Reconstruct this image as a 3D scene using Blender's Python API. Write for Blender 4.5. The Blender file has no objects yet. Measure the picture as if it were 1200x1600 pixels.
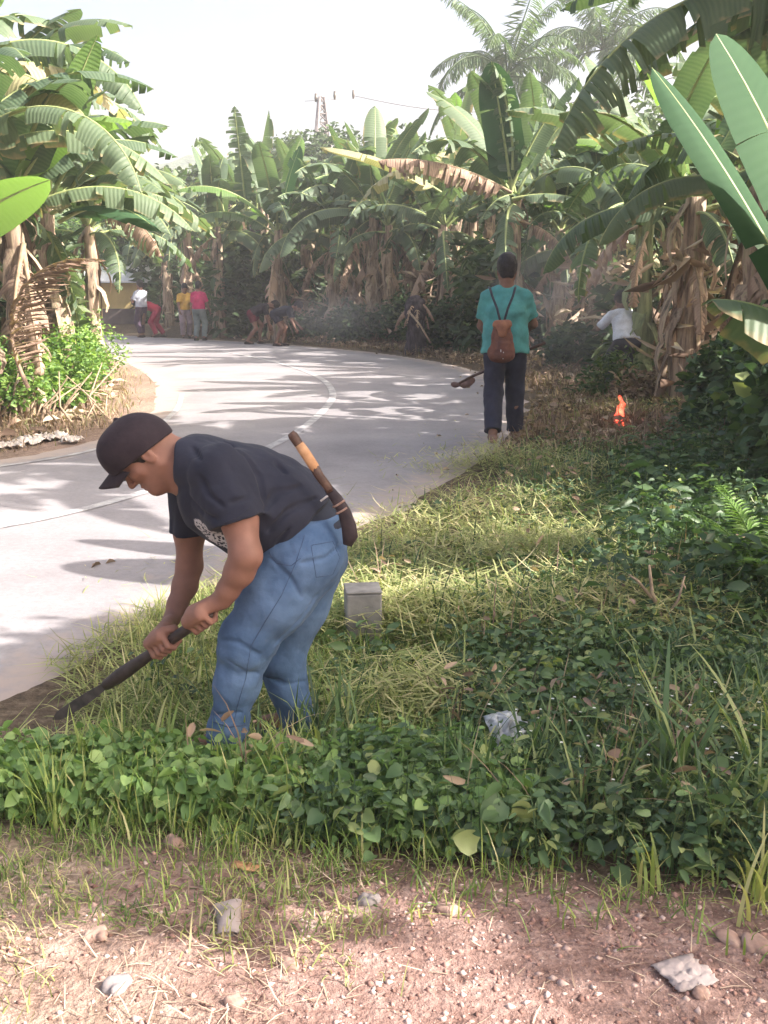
import bpy, math, random
import numpy as np
from mathutils import Vector, Matrix
R = math.radians
sc = bpy.context.scene
COL = sc.collection
rng = np.random.default_rng(11)
random.seed(5)

# ------------------------------------------------------------------ camera
PITCH = 12.24
CAMZ = 1.5
cam_d = bpy.data.cameras.new('camera')
cam_d.sensor_fit = 'VERTICAL'; cam_d.sensor_height = 36; cam_d.sensor_width = 27; cam_d.lens = 36
cam_d.clip_start = 0.05; cam_d.clip_end = 3000
cam = bpy.data.objects.new('camera', cam_d); COL.objects.link(cam)
cam.location = (0, 0, CAMZ); cam.rotation_euler = (R(90 - PITCH), 0, 0)
sc.camera = cam
# ------------------------------------------------------------------ world, sun, exposure
SUN_EL = 38.0
SUN_DIR = Vector((0.97, -0.20, 0)).normalized() * math.cos(R(SUN_EL)) + Vector((0, 0, math.sin(R(SUN_EL))))
w = bpy.data.worlds.new('World'); sc.world = w; w.use_nodes = True
nt = w.node_tree
bg = nt.nodes['Background']
sky = nt.nodes.new('ShaderNodeTexSky'); sky.sky_type = 'NISHITA'; sky.sun_disc = False
sky.sun_elevation = R(SUN_EL); sky.sun_rotation = math.atan2(SUN_DIR.x, SUN_DIR.y)
sky.air_density = 1.0; sky.dust_density = 10.0; sky.ozone_density = 1.0
nt.links.new(sky.outputs['Color'], bg.inputs['Color']); bg.inputs['Strength'].default_value = 0.13
sun_d = bpy.data.lights.new('sun', 'SUN'); sun_d.energy = 5.0; sun_d.angle = R(0.55); sun_d.color = (1.0, 0.93, 0.86)
sun = bpy.data.objects.new('sun', sun_d); COL.objects.link(sun)
sun.rotation_euler = SUN_DIR.to_track_quat('Z', 'Y').to_euler(); sun.location = (20, -10, 30)
vs = sc.view_settings
vs.view_transform = 'Standard'; vs.look = 'None'; vs.exposure = 1.7; vs.gamma = 1.0; vs.use_curve_mapping = False
cy = sc.cycles
cy.use_denoising = True
cy.max_bounces = 6; cy.diffuse_bounces = 3; cy.transmission_bounces = 4; cy.transparent_max_bounces = 6; cy.volume_bounces = 1
cy.volume_step_rate = 4; cy.volume_max_steps = 64
cy.sample_clamp_indirect = 4

# ------------------------------------------------------------------ geometry helpers
_cp, _sp = math.cos(R(PITCH)), math.sin(R(PITCH))
def PY(u, v, Y):
    "the point of depth Y seen at pixel u, v of the 1200x1600 photo"
    x = (u - 600) / 1600; y = (800 - v) / 1600
    dy = _cp + y * _sp; t = Y / dy
    return Vector((x * t, Y, CAMZ + (-_sp + y * _cp) * t))
def PG(u, v, z=0.0):
    x = (u - 600) / 1600; y = (800 - v) / 1600
    t = (z - CAMZ) / (-_sp + y * _cp)
    return Vector((x * t, (_cp + y * _sp) * t, z))

def link(o, parent=None):
    COL.objects.link(o)
    if parent is not None: o.parent = parent
    return o
def tag(o, label=None, cat=None, group=None, kind=None):
    if label: o['label'] = label
    if cat: o['category'] = cat
    if group: o['group'] = group
    if kind: o['kind'] = kind
    return o
def empty(name, loc=(0, 0, 0), rz=0.0, label=None, cat=None, group=None):
    o = bpy.data.objects.new(name, None); o.empty_display_size = .1
    o.location = loc; o.rotation_euler = (0, 0, rz)
    link(o); return tag(o, label, cat, group)
def np_mesh(name, V, F, mats=(), smooth=True, attrs=None, uv=None, midx=None):
    "V (n,3); F list of index arrays, each (m,k)"
    me = bpy.data.meshes.new(name)
    V = np.asarray(V, np.float32)
    if not isinstance(F, (list, tuple)): F = [F]
    F = [np.asarray(f, np.int32) for f in F if len(f)]
    me.vertices.add(len(V)); me.vertices.foreach_set('co', V.ravel())
    li = np.concatenate([f.ravel() for f in F]).astype(np.int32)
    tot = np.concatenate([np.full(len(f), f.shape[1]) for f in F]).astype(np.int32)
    st = np.concatenate([[0], np.cumsum(tot)[:-1]]).astype(np.int32)
    me.loops.add(len(li)); me.loops.foreach_set('vertex_index', li)
    me.polygons.add(len(tot)); me.polygons.foreach_set('loop_start', st); me.polygons.foreach_set('loop_total', tot)
    for m in mats: me.materials.append(m)
    if midx is not None: me.polygons.foreach_set('material_index', np.asarray(midx, np.int32))
    me.update(calc_edges=True)
    me.validate()
    if smooth: me.polygons.foreach_set('use_smooth', np.ones(len(me.polygons), bool))
    if attrs:
        for k, a in attrs.items():
            at = me.attributes.new(k, 'FLOAT', 'POINT'); at.data.foreach_set('value', np.asarray(a, np.float32))
    if uv is not None:
        ul = me.uv_layers.new(name='UVMap')
        lv = np.empty(len(me.loops), np.int32); me.loops.foreach_get('vertex_index', lv)
        ul.data.foreach_set('uv', np.asarray(uv, np.float32)[lv].ravel())
    return me
def mobj(name, me, parent=None, loc=None):
    o = bpy.data.objects.new(name, me); link(o, parent)
    if loc is not None: o.location = loc
    return o

class MB:
    "collects simple shapes into one mesh"
    def __init__(s): s.V = []; s.F = {3: [], 4: []}; s.n = 0; s.poly = []
    def add(s, V, F):
        for f in F: s.poly.append([i + s.n for i in f])
        s.V += [tuple(v) for v in V]; s.n += len(V)
    def tube(s, pts, rad, seg=8, caps=True, wob=0.0, flat=None):
        pts = [Vector(p) for p in pts]; n = len(pts)
        if not hasattr(rad, '__len__'): rad = [rad] * n
        V = []; F = []
        d0 = (pts[1] - pts[0]).normalized()
        ref = Vector((0, 0, 1)) if abs(d0.z) < .9 else Vector((1, 0, 0))
        a = d0.cross(ref).normalized()
        for i in range(n):
            d = (pts[min(i + 1, n - 1)] - pts[max(i - 1, 0)])
            d = d.normalized() if d.length > 1e-9 else d0
            a = (a - d * a.dot(d)).normalized(); b = d.cross(a)
            for k in range(seg):
                t = 2 * math.pi * k / seg; r = rad[i] * (1 + wob * random.uniform(-1, 1))
                q = a * math.cos(t) * r + b * math.sin(t) * r
                if flat: q = q - flat[0] * q.dot(flat[0]) * (1 - flat[1])
                V.append(pts[i] + q)
        for i in range(n - 1):
            for k in range(seg):
                F.append([i * seg + k, i * seg + (k + 1) % seg, (i + 1) * seg + (k + 1) % seg, (i + 1) * seg + k])
        if caps:
            F.append(list(range(seg))[::-1]); F.append([(n - 1) * seg + k for k in range(seg)])
        s.add(V, F)
    def box(s, c, size, rot=None):
        c = Vector(c); hx, hy, hz = [x / 2 for x in size]
        V = [Vector((x, y, z)) for x in (-hx, hx) for y in (-hy, hy) for z in (-hz, hz)]
        if rot is not None: V = [rot @ v for v in V]
        s.add([v + c for v in V], [[0, 1, 3, 2], [4, 6, 7, 5], [0, 4, 5, 1], [2, 3, 7, 6], [0, 2, 6, 4], [1, 5, 7, 3]])
    def mesh(s, name, mat, smooth=True):
        me = bpy.data.meshes.new(name); me.from_pydata(s.V, [], s.poly); me.update()
        if mat is not None: me.materials.append(mat)
        if smooth: me.polygons.foreach_set('use_smooth', np.ones(len(me.polygons), bool))
        return me
    def build(s, name, mat, parent=None, smooth=True, bevel=0):
        o = mobj(name, s.mesh(name, mat, smooth), parent)
        if bevel:
            m = o.modifiers.new('bevel', 'BEVEL'); m.width = bevel; m.segments = 2
            m.limit_method = 'ANGLE'
        return o

# ------------------------------------------------------------------ materials
def mat_new(name):
    m = bpy.data.materials.new(name); m.use_nodes = True
    return m, m.node_tree.nodes, m.node_tree.links, m.node_tree.nodes['Principled BSDF']
def ramp(N, stops):
    r = N.new('ShaderNodeValToRGB'); el = r.color_ramp.elements
    while len(el) < len(stops): el.new(0.5)
    for e, (p, c) in zip(el, stops): e.position = p; e.color = (*c, 1)
    return r
def noise(N, L, scale, detail=4, vec=None, rough=.55):
    n = N.new('ShaderNodeTexNoise'); n.inputs['Scale'].default_value = scale; n.inputs['Detail'].default_value = detail
    n.inputs['Roughness'].default_value = rough
    if vec is not None: L.new(vec, n.inputs['Vector'])
    return n
def bump(N, L, h, bsdf, strength=.3, dist=.01):
    b = N.new('ShaderNodeBump'); b.inputs['Strength'].default_value = strength; b.inputs['Distance'].default_value = dist
    L.new(h, b.inputs['Height']); L.new(b.outputs['Normal'], bsdf.inputs['Normal']); return b
def mat_noise(name, stops, scale=6, rough=.85, bs=.3, bd=.01, detail=5, coord='Object', stretch=None, spec=.3):
    m, N, L, b = mat_new(name)
    tc = N.new('ShaderNodeTexCoord'); v = tc.outputs[coord]
    if stretch:
        mp = N.new('ShaderNodeMapping'); mp.inputs['Scale'].default_value = stretch; L.new(v, mp.inputs['Vector']); v = mp.outputs['Vector']
    n = noise(N, L, scale, detail, v); r = ramp(N, stops)
    L.new(n.outputs['Fac'], r.inputs['Fac']); L.new(r.outputs['Color'], b.inputs['Base Color'])
    b.inputs['Roughness'].default_value = rough; b.inputs['Specular IOR Level'].default_value = spec
    if bs: bump(N, L, n.outputs['Fac'], b, bs, bd)
    return m
def mat_leafy(name, stops, trans=.35, rough=.5, attr='rnd', spec=.35):
    "thin leaf: colour by the per-leaf value, light passes through"
    m, N, L, b = mat_new(name)
    a = N.new('ShaderNodeAttribute'); a.attribute_name = attr
    tc = N.new('ShaderNodeTexCoord'); n = noise(N, L, 1.3, 3, tc.outputs['Object'])
    ad = N.new('ShaderNodeMath'); ad.operation = 'MULTIPLY_ADD'
    L.new(n.outputs['Fac'], ad.inputs[0]); ad.inputs[1].default_value = .5; L.new(a.outputs['Fac'], ad.inputs[2])
    sb = N.new('ShaderNodeMath'); sb.operation = 'SUBTRACT'; L.new(ad.outputs[0], sb.inputs[0]); sb.inputs[1].default_value = .25; sb.use_clamp = True
    r = ramp(N, stops); L.new(sb.outputs[0], r.inputs['Fac'])
    L.new(r.outputs['Color'], b.inputs['Base Color']); b.inputs['Roughness'].default_value = rough
    b.inputs['Specular IOR Level'].default_value = spec
    t = N.new('ShaderNodeBsdfTranslucent')
    g = N.new('ShaderNodeMix'); g.data_type = 'RGBA'; g.blend_type = 'MULTIPLY'; g.inputs[0].default_value = 1
    L.new(r.outputs['Color'], g.inputs[6]); g.inputs[7].default_value = (1.5, 1.6, .7, 1)
    L.new(g.outputs[2], t.inputs['Color'])
    mx = N.new('ShaderNodeMixShader'); mx.inputs[0].default_value = trans
    L.new(b.outputs[0], mx.inputs[1]); L.new(t.outputs[0], mx.inputs[2]); L.new(mx.outputs[0], N['Material Output'].inputs['Surface'])
    return m
def mat_banana(name, c_dark, c_mid, c_edge, edge_at=.8, trans=.35, dry=0.0):
    m, N, L, b = mat_new(name)
    uvn = N.new('ShaderNodeUVMap'); uvn.uv_map = 'UVMap'
    sep = N.new('ShaderNodeSeparateXYZ'); L.new(uvn.outputs[0], sep.inputs[0])
    oi = N.new('ShaderNodeObjectInfo'); tc = N.new('ShaderNodeTexCoord')
    # lateral veins: lines across the blade
    wv = N.new('ShaderNodeTexWave'); wv.bands_direction = 'Y'; wv.inputs['Scale'].default_value = 14; wv.inputs['Distortion'].default_value = .6
    mp = N.new('ShaderNodeMapping'); mp.inputs['Scale'].default_value = (.4, 1, 1); L.new(uvn.outputs[0], mp.inputs[0]); L.new(mp.outputs[0], wv.inputs['Vector'])
    n1 = noise(N, L, 2.2, 5, tc.outputs['Object'])
    mixf = N.new('ShaderNodeMath'); mixf.operation = 'MULTIPLY_ADD'; L.new(wv.outputs['Fac'], mixf.inputs[0]); mixf.inputs[1].default_value = .08 if name.startswith('broad') else .2
    ad0 = N.new('ShaderNodeMath'); ad0.operation = 'MULTIPLY_ADD'; L.new(oi.outputs['Random'], ad0.inputs[0]); ad0.inputs[1].default_value = .5
    L.new(n1.outputs['Fac'], ad0.inputs[2]); L.new(ad0.outputs[0], mixf.inputs[2])
    r = ramp(N, [(.3, c_dark), (1.0, c_mid)]); L.new(mixf.outputs[0], r.inputs['Fac'])
    # browned margin
    ab = N.new('ShaderNodeMath'); ab.operation = 'ABSOLUTE'; L.new(sep.outputs[0], ab.inputs[0])
    n2 = noise(N, L, 5, 4, tc.outputs['Object'])
    e = N.new('ShaderNodeMath'); e.operation = 'MULTIPLY_ADD'; L.new(n2.outputs['Fac'], e.inputs[0]); e.inputs[1].default_value = .9; L.new(ab.outputs[0], e.inputs[2])
    e2 = N.new('ShaderNodeMath'); e2.operation = 'MULTIPLY_ADD'; L.new(oi.outputs['Random'], e2.inputs[0]); e2.inputs[1].default_value = .3; L.new(e.outputs[0], e2.inputs[2])
    er = ramp(N, [(.5, (0, 0, 0)), (.56, (1, 1, 1))])
    e3 = N.new('ShaderNodeMath'); e3.operation = 'MULTIPLY'; L.new(e2.outputs[0], e3.inputs[0]); e3.inputs[1].default_value = .5 / (edge_at + .6)
    L.new(e3.outputs[0], er.inputs['Fac'])
    mx = N.new('ShaderNodeMix'); mx.data_type = 'RGBA'; L.new(er.outputs['Color'], mx.inputs[0]); L.new(r.outputs['Color'], mx.inputs[6]); mx.inputs[7].default_value = (*c_edge, 1)
    L.new(mx.outputs[2], b.inputs['Base Color'])
    b.inputs['Roughness'].default_value = (.75 if name.startswith('broad') else .55) if dry == 0 else .8; b.inputs['Specular IOR Level'].default_value = (.12 if name.startswith('broad') else .35) if dry == 0 else .2
    bump(N, L, wv.outputs['Fac'], b, .10 if name.startswith('broad') else .3, .01)
    t = N.new('ShaderNodeBsdfTranslucent')
    g = N.new('ShaderNodeMix'); g.data_type = 'RGBA'; g.blend_type = 'MULTIPLY'; g.inputs[0].default_value = 1
    L.new(mx.outputs[2], g.inputs[6]); g.inputs[7].default_value = (1.35, 1.5, .75, 1) if dry == 0 else (1.2, 1, .8, 1)
    L.new(g.outputs[2], t.inputs['Color'])
    ms = N.new('ShaderNodeMixShader'); ms.inputs[0].default_value = trans
    L.new(b.outputs[0], ms.inputs[1]); L.new(t.outputs[0], ms.inputs[2]); L.new(ms.outputs[0], N['Material Output'].inputs['Surface'])
    return m

M = {}
M['leaf_green'] = mat_banana('banana leaf', (.045, .084, .048), (.120, .168, .098), (.33, .26, .15), .98, .32)
M['leaf_fresh'] = mat_banana('fresh banana leaf', (.07, .14, .04), (.16, .26, .075), (.3, .32, .12), 1.4, .45)
M['leaf_big'] = mat_banana('broad smooth banana leaf', (.030, .072, .036), (.050, .105, .052), (.09, .13, .07), 2.2, .25)
M['leaf_yellow'] = mat_banana('yellowing banana leaf', (.20, .20, .10), (.42, .37, .22), (.36, .25, .17), .9, .3)
M['leaf_dry'] = mat_banana('dry banana leaf', (.13, .085, .065), (.42, .30, .22), (.24, .16, .12), .8, .12, 1)
M['midrib'] = mat_noise('leaf midrib', [(.3, (.2, .26, .1)), (.7, (.34, .38, .16))], 8, .5, 0)
M['midrib_dry'] = mat_noise('dry midrib', [(.3, (.22, .15, .1)), (.7, (.42, .31, .2))], 8, .8, 0)
def mat_stem():
    m, N, L, b = mat_new('banana pseudostem')
    tc = N.new('ShaderNodeTexCoord'); mp = N.new('ShaderNodeMapping'); mp.inputs['Scale'].default_value = (9, 9, .9); L.new(tc.outputs['Object'], mp.inputs[0])
    n = noise(N, L, 1.6, 6, mp.outputs[0], .65); n2 = noise(N, L, 1.1, 3, tc.outputs['Object'])
    r = ramp(N, [(.32, (.07, .055, .04)), (.45, (.24, .17, .12)), (.56, (.42, .31, .22)), (.7, (.22, .24, .11))])
    L.new(n.outputs['Fac'], r.inputs['Fac']); L.new(r.outputs['Color'], b.inputs['Base Color']); b.inputs['Roughness'].default_value = .75
    bump(N, L, n.outputs['Fac'], b, .8, .03); return m
M['stem'] = mat_stem()
M['stem_green'] = mat_noise('green pseudostem', [(.3, (.10, .10, .05)), (.5, (.22, .26, .12)), (.7, (.30, .33, .17))], 3, .6, .4, .02, stretch=(6, 6, .7))
M['bark'] = mat_noise('bark', [(.3, (.05, .04, .035)), (.7, (.2, .16, .13))], 8, .9, .8, .03, stretch=(2, 2, .5))
M['weed'] = mat_leafy('weed leaves', [(.0, (.030, .060, .032)), (.4, (.065, .12, .055)), (.75, (.12, .19, .075)), (1, (.26, .30, .12))], .3)
M['weed_light'] = mat_leafy('pale round leaves', [(0, (.08, .15, .05)), (.5, (.16, .27, .09)), (1, (.27, .38, .14))], .35)
M['grass'] = mat_leafy('grass blades', [(0, (.06, .11, .03)), (.5, (.15, .23, .06)), (.85, (.30, .36, .11)), (1, (.42, .40, .2))], .35)
M['straw'] = mat_leafy('dry cut grass', [(0, (.15, .16, .07)), (.3, (.26, .31, .12)), (.65, (.40, .40, .19)), (1, (.50, .43, .27))], .3, .8, spec=.1)
M['dry_weed'] = mat_leafy('dry brown weeds', [(0, (.09, .065, .05)), (.5, (.26, .18, .14)), (.85, (.42, .32, .23)), (1, (.2, .22, .1))], .2, .85, spec=.1)
M['bush'] = mat_leafy('bush leaves', [(0, (.04, .09, .03)), (.5, (.11, .21, .05)), (1, (.24, .36, .09))], .35)
M['tree_leaf'] = mat_leafy('tree leaves', [(0, (.025, .05, .022)), (.5, (.06, .10, .04)), (1, (.13, .17, .07))], .3)
M['palm_leaf'] = mat_leafy('palm leaflets', [(0, (.05, .09, .045)), (.6, (.10, .16, .08)), (1, (.2, .24, .12))], .3)
M['litter'] = mat_leafy('leaf litter', [(0, (.12, .08, .06)), (.5, (.33, .24, .18)), (1, (.55, .45, .35))], .1, .85, spec=.1)

# ------------------------------------------------------------------ road and ground
def catmull(P, n):
    P = np.array(P, float); P = np.vstack([2 * P[0] - P[1], P, 2 * P[-1] - P[-2]])
    out = []
    for i in range(1, len(P) - 2):
        for t in np.linspace(0, 1, n, endpoint=False):
            a, b, c, d = P[i - 1], P[i], P[i + 1], P[i + 2]
            out.append(.5 * (2 * b + (c - a) * t + (2 * a - 5 * b + 4 * c - d) * t * t + (3 * b - a - 3 * c + d) * t ** 3))
    out.append(P[-2]); return np.array(out)
INNER = catmull([(-30, -6), (-14, 3.0), (-6.5, 7.0), (-3.7, 8.9), (-2.95, 10.5), (-2.95, 12.5), (-3.3, 14.8), (-4.1, 18), (-5.6, 22), (-7.8, 26), (-12, 30), (-22, 35), (-50, 40)], 10)
OUTER = catmull([(-24, -18), (-10, -4.5), (-4.6, .2), (-2.45, 2.1), (-1.32, 3.6), (-.92, 4.9), (-.15, 6.3), (.95, 9.1), (1.85, 13), (2.05, 17), (1.3, 21.5), (-.9, 26.5), (-5, 31.5), (-12, 37), (-24, 42), (-50, 48)], 10)
def resamp(P, n):
    s = np.concatenate([[0], np.cumsum(np.linalg.norm(np.diff(P, axis=0), axis=1))]); t = np.linspace(0, s[-1], n)
    return np.stack([np.interp(t, s, P[:, 0]), np.interp(t, s, P[:, 1])], 1)
def seg_dist(X, Y, P):
    best = np.full(X.shape, 1e9)
    for a, b in zip(P[:-1], P[1:]):
        d = b - a; t = np.clip(((X - a[0]) * d[0] + (Y - a[1]) * d[1]) / (d @ d), 0, 1)
        best = np.minimum(best, np.hypot(X - a[0] - t * d[0], Y - a[1] - t * d[1]))
    return best
ROADPOLY = np.vstack([INNER, OUTER[::-1]])
def inside(X, Y, P):
    c = np.zeros(X.shape, bool); Q = np.roll(P, -1, axis=0)
    for a, b in zip(P, Q):
        if a[1] == b[1]: continue
        m = ((a[1] > Y) != (b[1] > Y)) & (X < (b[0] - a[0]) * (Y - a[1]) / (b[1] - a[1]) + a[0])
        c ^= m
    return c
I2, O2 = INNER[::3], OUTER[::3]
def road_d(X, Y):
    "signed distance to the road (positive off the road) and whether the inner (left) side is nearer"
    X = np.asarray(X, float); Y = np.asarray(Y, float)
    di, do = seg_dist(X, Y, I2), seg_dist(X, Y, O2)
    ins = inside(X, Y, ROADPOLY); d = np.minimum(di, do)
    return np.where(ins, -d, d), di < do
def sstep(x, a, b):
    t = np.clip((x - a) / (b - a), 0, 1); return t * t * (3 - 2 * t)
def vnoise(X, Y, s, seed=0):
    X = X / s; Y = Y / s; xi = np.floor(X).astype(int); yi = np.floor(Y).astype(int); fx = X - xi; fy = Y - yi
    fx = fx * fx * (3 - 2 * fx); fy = fy * fy * (3 - 2 * fy)
    def h(a, b):
        v = (a * 374761393 + b * 668265263 + seed * 974634777) & 0xffffffff
        v = ((v ^ (v >> 13)) * 1274126177) & 0xffffffff
        return ((v ^ (v >> 16)) & 0xffff) / 65535.0
    return (h(xi, yi) * (1 - fx) + h(xi + 1, yi) * fx) * (1 - fy) + (h(xi, yi + 1) * (1 - fx) + h(xi + 1, yi + 1) * fx) * fy
def gh(X, Y, dl=None):
    X = np.asarray(X, float); Y = np.asarray(Y, float)
    d, left = road_d(X, Y) if dl is None else dl
    off = sstep(d, -.24, -.04)
    z = -.035 * (1 - off) + off * (.004 + (.012 + .018 * sstep(d, 0, .4)) * (vnoise(X, Y, .5, 1) - .35) + .05 * (vnoise(X, Y, 1.7, 2) - .5) * sstep(d, .4, 1.4))
    z += np.where(left, .35 * sstep(d, .9, 3.2), .30 * sstep(d, .8, 4.5) * sstep(Y, 8.5, 13))
    z += .12 * sstep(d, 1.2, 2.2) * sstep(Y, 3.4, 4.6) * (1 - sstep(Y, 8, 11)) * ~left
    far = sstep(np.hypot(X, Y - 15), 60, 160)
    z += far * 2.0
    return z
def gz(x, y): return float(gh(np.array([x]), np.array([y]))[0])

gx = np.concatenate([[-1200, -700, -400, -250, -160, -110, -80, -60, -46, -36, -29, -24, -20, -17, -14.5, -12.5, -11, -9.8], np.arange(-9, -3, .18), np.arange(-3, 3.2, .07), np.arange(3.2, 9, .2), [9.5, 10.5, 12, 14, 17, 21, 27, 36, 48, 65, 90, 130, 200, 350, 700, 1200]])
gy = np.concatenate([[-600, -200, -80, -40, -20, -12, -7, -4, -2.5, -1.5, -.8, -.2, .4, .9], np.arange(1.3, 7, .07), np.arange(7, 16, .16), np.arange(16, 34, .35), [34.5, 35.5, 37, 39, 42, 46, 52, 60, 75, 95, 130, 180, 260, 400, 700, 1500]])
GX, GY = np.meshgrid(gx, gy)
GD = road_d(GX, GY)
GZ = gh(GX, GY, GD)
nx, ny = len(gx), len(gy)
ii = (np.arange(ny - 1)[:, None] * nx + np.arange(nx - 1)[None, :]).ravel()
GF = np.stack([ii, ii + 1, ii + nx + 1, ii + nx], 1)
# surface zones: reddish gravelly dirt in front, pale sandy shoulder on the inner side, brown litter soil elsewhere
front_line = 2.42 - .165 * GX + .10 * (vnoise(GX, GY, .35, 5) - .5)
DIRT = 1 - sstep(GY, front_line - .12, front_line + .15)
SAND = GD[1] * (1 - sstep(GD[0], .5, 2.2)) * sstep(GY, 7, 8) * (.35 + .65 * (vnoise(GX, GY, .6, 19)))
STRAWZ = (1 - sstep(GD[0], .8, 2.2)) * (~GD[1])

def mat_ground():
    m, N, L, b = mat_new('earth')
    tc = N.new('ShaderNodeTexCoord'); v = tc.outputs['Object']
    def att(n):
        a = N.new('ShaderNodeAttribute'); a.attribute_name = n; return a.outputs['Fac']
    n1 = noise(N, L, 14, 8, v, .7); n2 = noise(N, L, 2.5, 5, v, .6); n3 = noise(N, L, 60, 4, v, .6)
    soil = ramp(N, [(.3, (.05, .04, .03)), (.5, (.12, .09, .06)), (.7, (.22, .17, .12))]); L.new(n1.outputs['Fac'], soil.inputs['Fac'])
    dirt = ramp(N, [(.30, (.11, .065, .054)), (.43, (.24, .152, .128)), (.58, (.32, .215, .185)), (.72, (.45, .35, .305))]); L.new(n1.outputs['Fac'], dirt.inputs['Fac'])
    dirt2 = ramp(N, [(.3, (.17, .125, .09)), (.6, (.42, .32, .25))]); L.new(n1.outputs['Fac'], dirt2.inputs['Fac'])
    sand = ramp(N, [(.3, (.22, .15, .12)), (.5, (.36, .26, .21)), (.7, (.46, .35, .29))]); L.new(n1.outputs['Fac'], sand.inputs['Fac'])
    def mix(f, a, c):
        x = N.new('ShaderNodeMix'); x.data_type = 'RGBA'; L.new(f, x.inputs[0]); L.new(a, x.inputs[6]); L.new(c, x.inputs[7]); return x.outputs[2]
    pf = ramp(N, [(.42, (0, 0, 0)), (.58, (1, 1, 1))]); L.new(n2.outputs['Fac'], pf.inputs['Fac'])
    dd = mix(att('grassy'), dirt.outputs['Color'], dirt2.outputs['Color'])
    c = mix(att('dirt'), soil.outputs['Color'], dd)
    c = mix(att('sand'), c, sand.outputs['Color'])
    dk = N.new('ShaderNodeMix'); dk.data_type = 'RGBA'; dk.blend_type = 'MULTIPLY'; dk.inputs[0].default_value = .7
    sp = ramp(N, [(.35, (.55, .5, .5)), (.6, (1, 1, 1))]); L.new(n3.outputs['Fac'], sp.inputs['Fac'])
    L.new(c, dk.inputs[6]); L.new(sp.outputs['Color'], dk.inputs[7])
    L.new(dk.outputs[2], b.inputs['Base Color']); b.inputs['Roughness'].default_value = .95; b.inputs['Specular IOR Level'].default_value = .15
    mm = N.new('ShaderNodeMath'); mm.operation = 'ADD'; L.new(n1.outputs['Fac'], mm.inputs[0]); L.new(n3.outputs['Fac'], mm.inputs[1])
    bump(N, L, mm.outputs[0], b, .8, .02)
    return m
GRASSY = sstep(vnoise(GX, GY, .5, 9) * .6 + .5 * (-GX / 1.2) , .25, .7)
M['ground'] = mat_ground()
# the ground sheet dips under the road
g = mobj('ground', np_mesh('ground', np.stack([GX.ravel(), GY.ravel(), GZ.ravel()], 1), GF, [M['ground']], attrs={'dirt': DIRT.ravel(), 'sand': SAND.ravel(), 'grassy': GRASSY.ravel()}))
tag(g, kind='structure')

def mat_road():
    m, N, L, b = mat_new('worn concrete road')
    tc = N.new('ShaderNodeTexCoord'); v = tc.outputs['Object']
    n1 = noise(N, L, .9, 6, v, .6); n2 = noise(N, L, 30, 6, v, .7); n3 = noise(N, L, 5, 5, v, .6)
    r = ramp(N, [(.3, (.195, .183, .192)), (.55, (.255, .241, .248)), (.75, (.305, .288, .288))]); L.new(n1.outputs['Fac'], r.inputs['Fac'])
    r2 = ramp(N, [(.3, (.72, .7, .7)), (.6, (1, 1, 1))]); L.new(n2.outputs['Fac'], r2.inputs['Fac'])
    x = N.new('ShaderNodeMix'); x.data_type = 'RGBA'; x.blend_type = 'MULTIPLY'; x.inputs[0].default_value = .6
    L.new(r.outputs['Color'], x.inputs[6]); L.new(r2.outputs['Color'], x.inputs[7])
    # dust blown on the edges
    a = N.new('ShaderNodeAttribute'); a.attribute_name = 'edge'
    dm = N.new('ShaderNodeMath'); dm.operation = 'MULTIPLY_ADD'; L.new(n3.outputs['Fac'], dm.inputs[0]); dm.inputs[1].default_value = 1.2
    L.new(a.outputs['Fac'], dm.inputs[2]); dr = ramp(N, [(.75, (0, 0, 0)), (1.0, (1, 1, 1))])
    d2 = N.new('ShaderNodeMath'); d2.operation = 'MULTIPLY'; L.new(dm.outputs[0], d2.inputs[0]); d2.inputs[1].default_value = .7
    L.new(d2.outputs[0], dr.inputs['Fac'])
    x2 = N.new('ShaderNodeMix'); x2.data_type = 'RGBA'; L.new(dr.outputs['Color'], x2.inputs[0]); L.new(x.outputs[2], x2.inputs[6]); x2.inputs[7].default_value = (.32, .265, .235, 1)
    L.new(x2.outputs[2], b.inputs['Base Color']); b.inputs['Roughness'].default_value = .9; b.inputs['Specular IOR Level'].default_value = .25
    bump(N, L, n2.outputs['Fac'], b, .35, .006); return m
M['road'] = mat_road()
NR = 150
ri, ro = resamp(INNER, NR), resamp(OUTER, NR)
# pair the two edges by the nearest point so that the strips stay square
pair = []
j = 0
den = resamp(INNER, 900)
for k in range(NR):
    w_ = den[j:j + 60]; q = np.argmin(np.hypot(*(w_ - ro[k]).T)) + j; j = q; pair.append(den[q])
pair = np.array(pair); nc = 15
Vr = []; Er = []
for k in range(NR):
    jag = .05 * (vnoise(np.array([ro[k][0]]), np.array([ro[k][1]]), .4, 3)[0] - .5)
    for t in np.linspace(0, 1, nc):
        p = ro[k] * (1 - t) + pair[k] * t; camb = .03 * (1 - (2 * t - 1) ** 2)
        Vr.append((p[0] + (jag if t == 0 else 0), p[1], camb + .002)); wd = np.hypot(*(ro[k] - pair[k])); e = min(t, 1 - t) * wd
        Er.append(max(0, 1 - e / .9))
ii = (np.arange(NR - 1)[:, None] * nc + np.arange(nc - 1)[None, :]).ravel()
o = mobj('road', np_mesh('road', Vr, np.stack([ii, ii + 1, ii + nc + 1, ii + nc], 1), [M['road']], attrs={'edge': Er}))
tag(o, kind='structure')
def road_z(p):
    k = np.argmin(np.hypot(*(ro - p).T)); a, b = ro[k], pair[k]; t = np.clip(np.dot(p - a, b - a) / np.dot(b - a, b - a), 0, 1)
    return .03 * (1 - (2 * t - 1) ** 2) + .002
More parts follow.
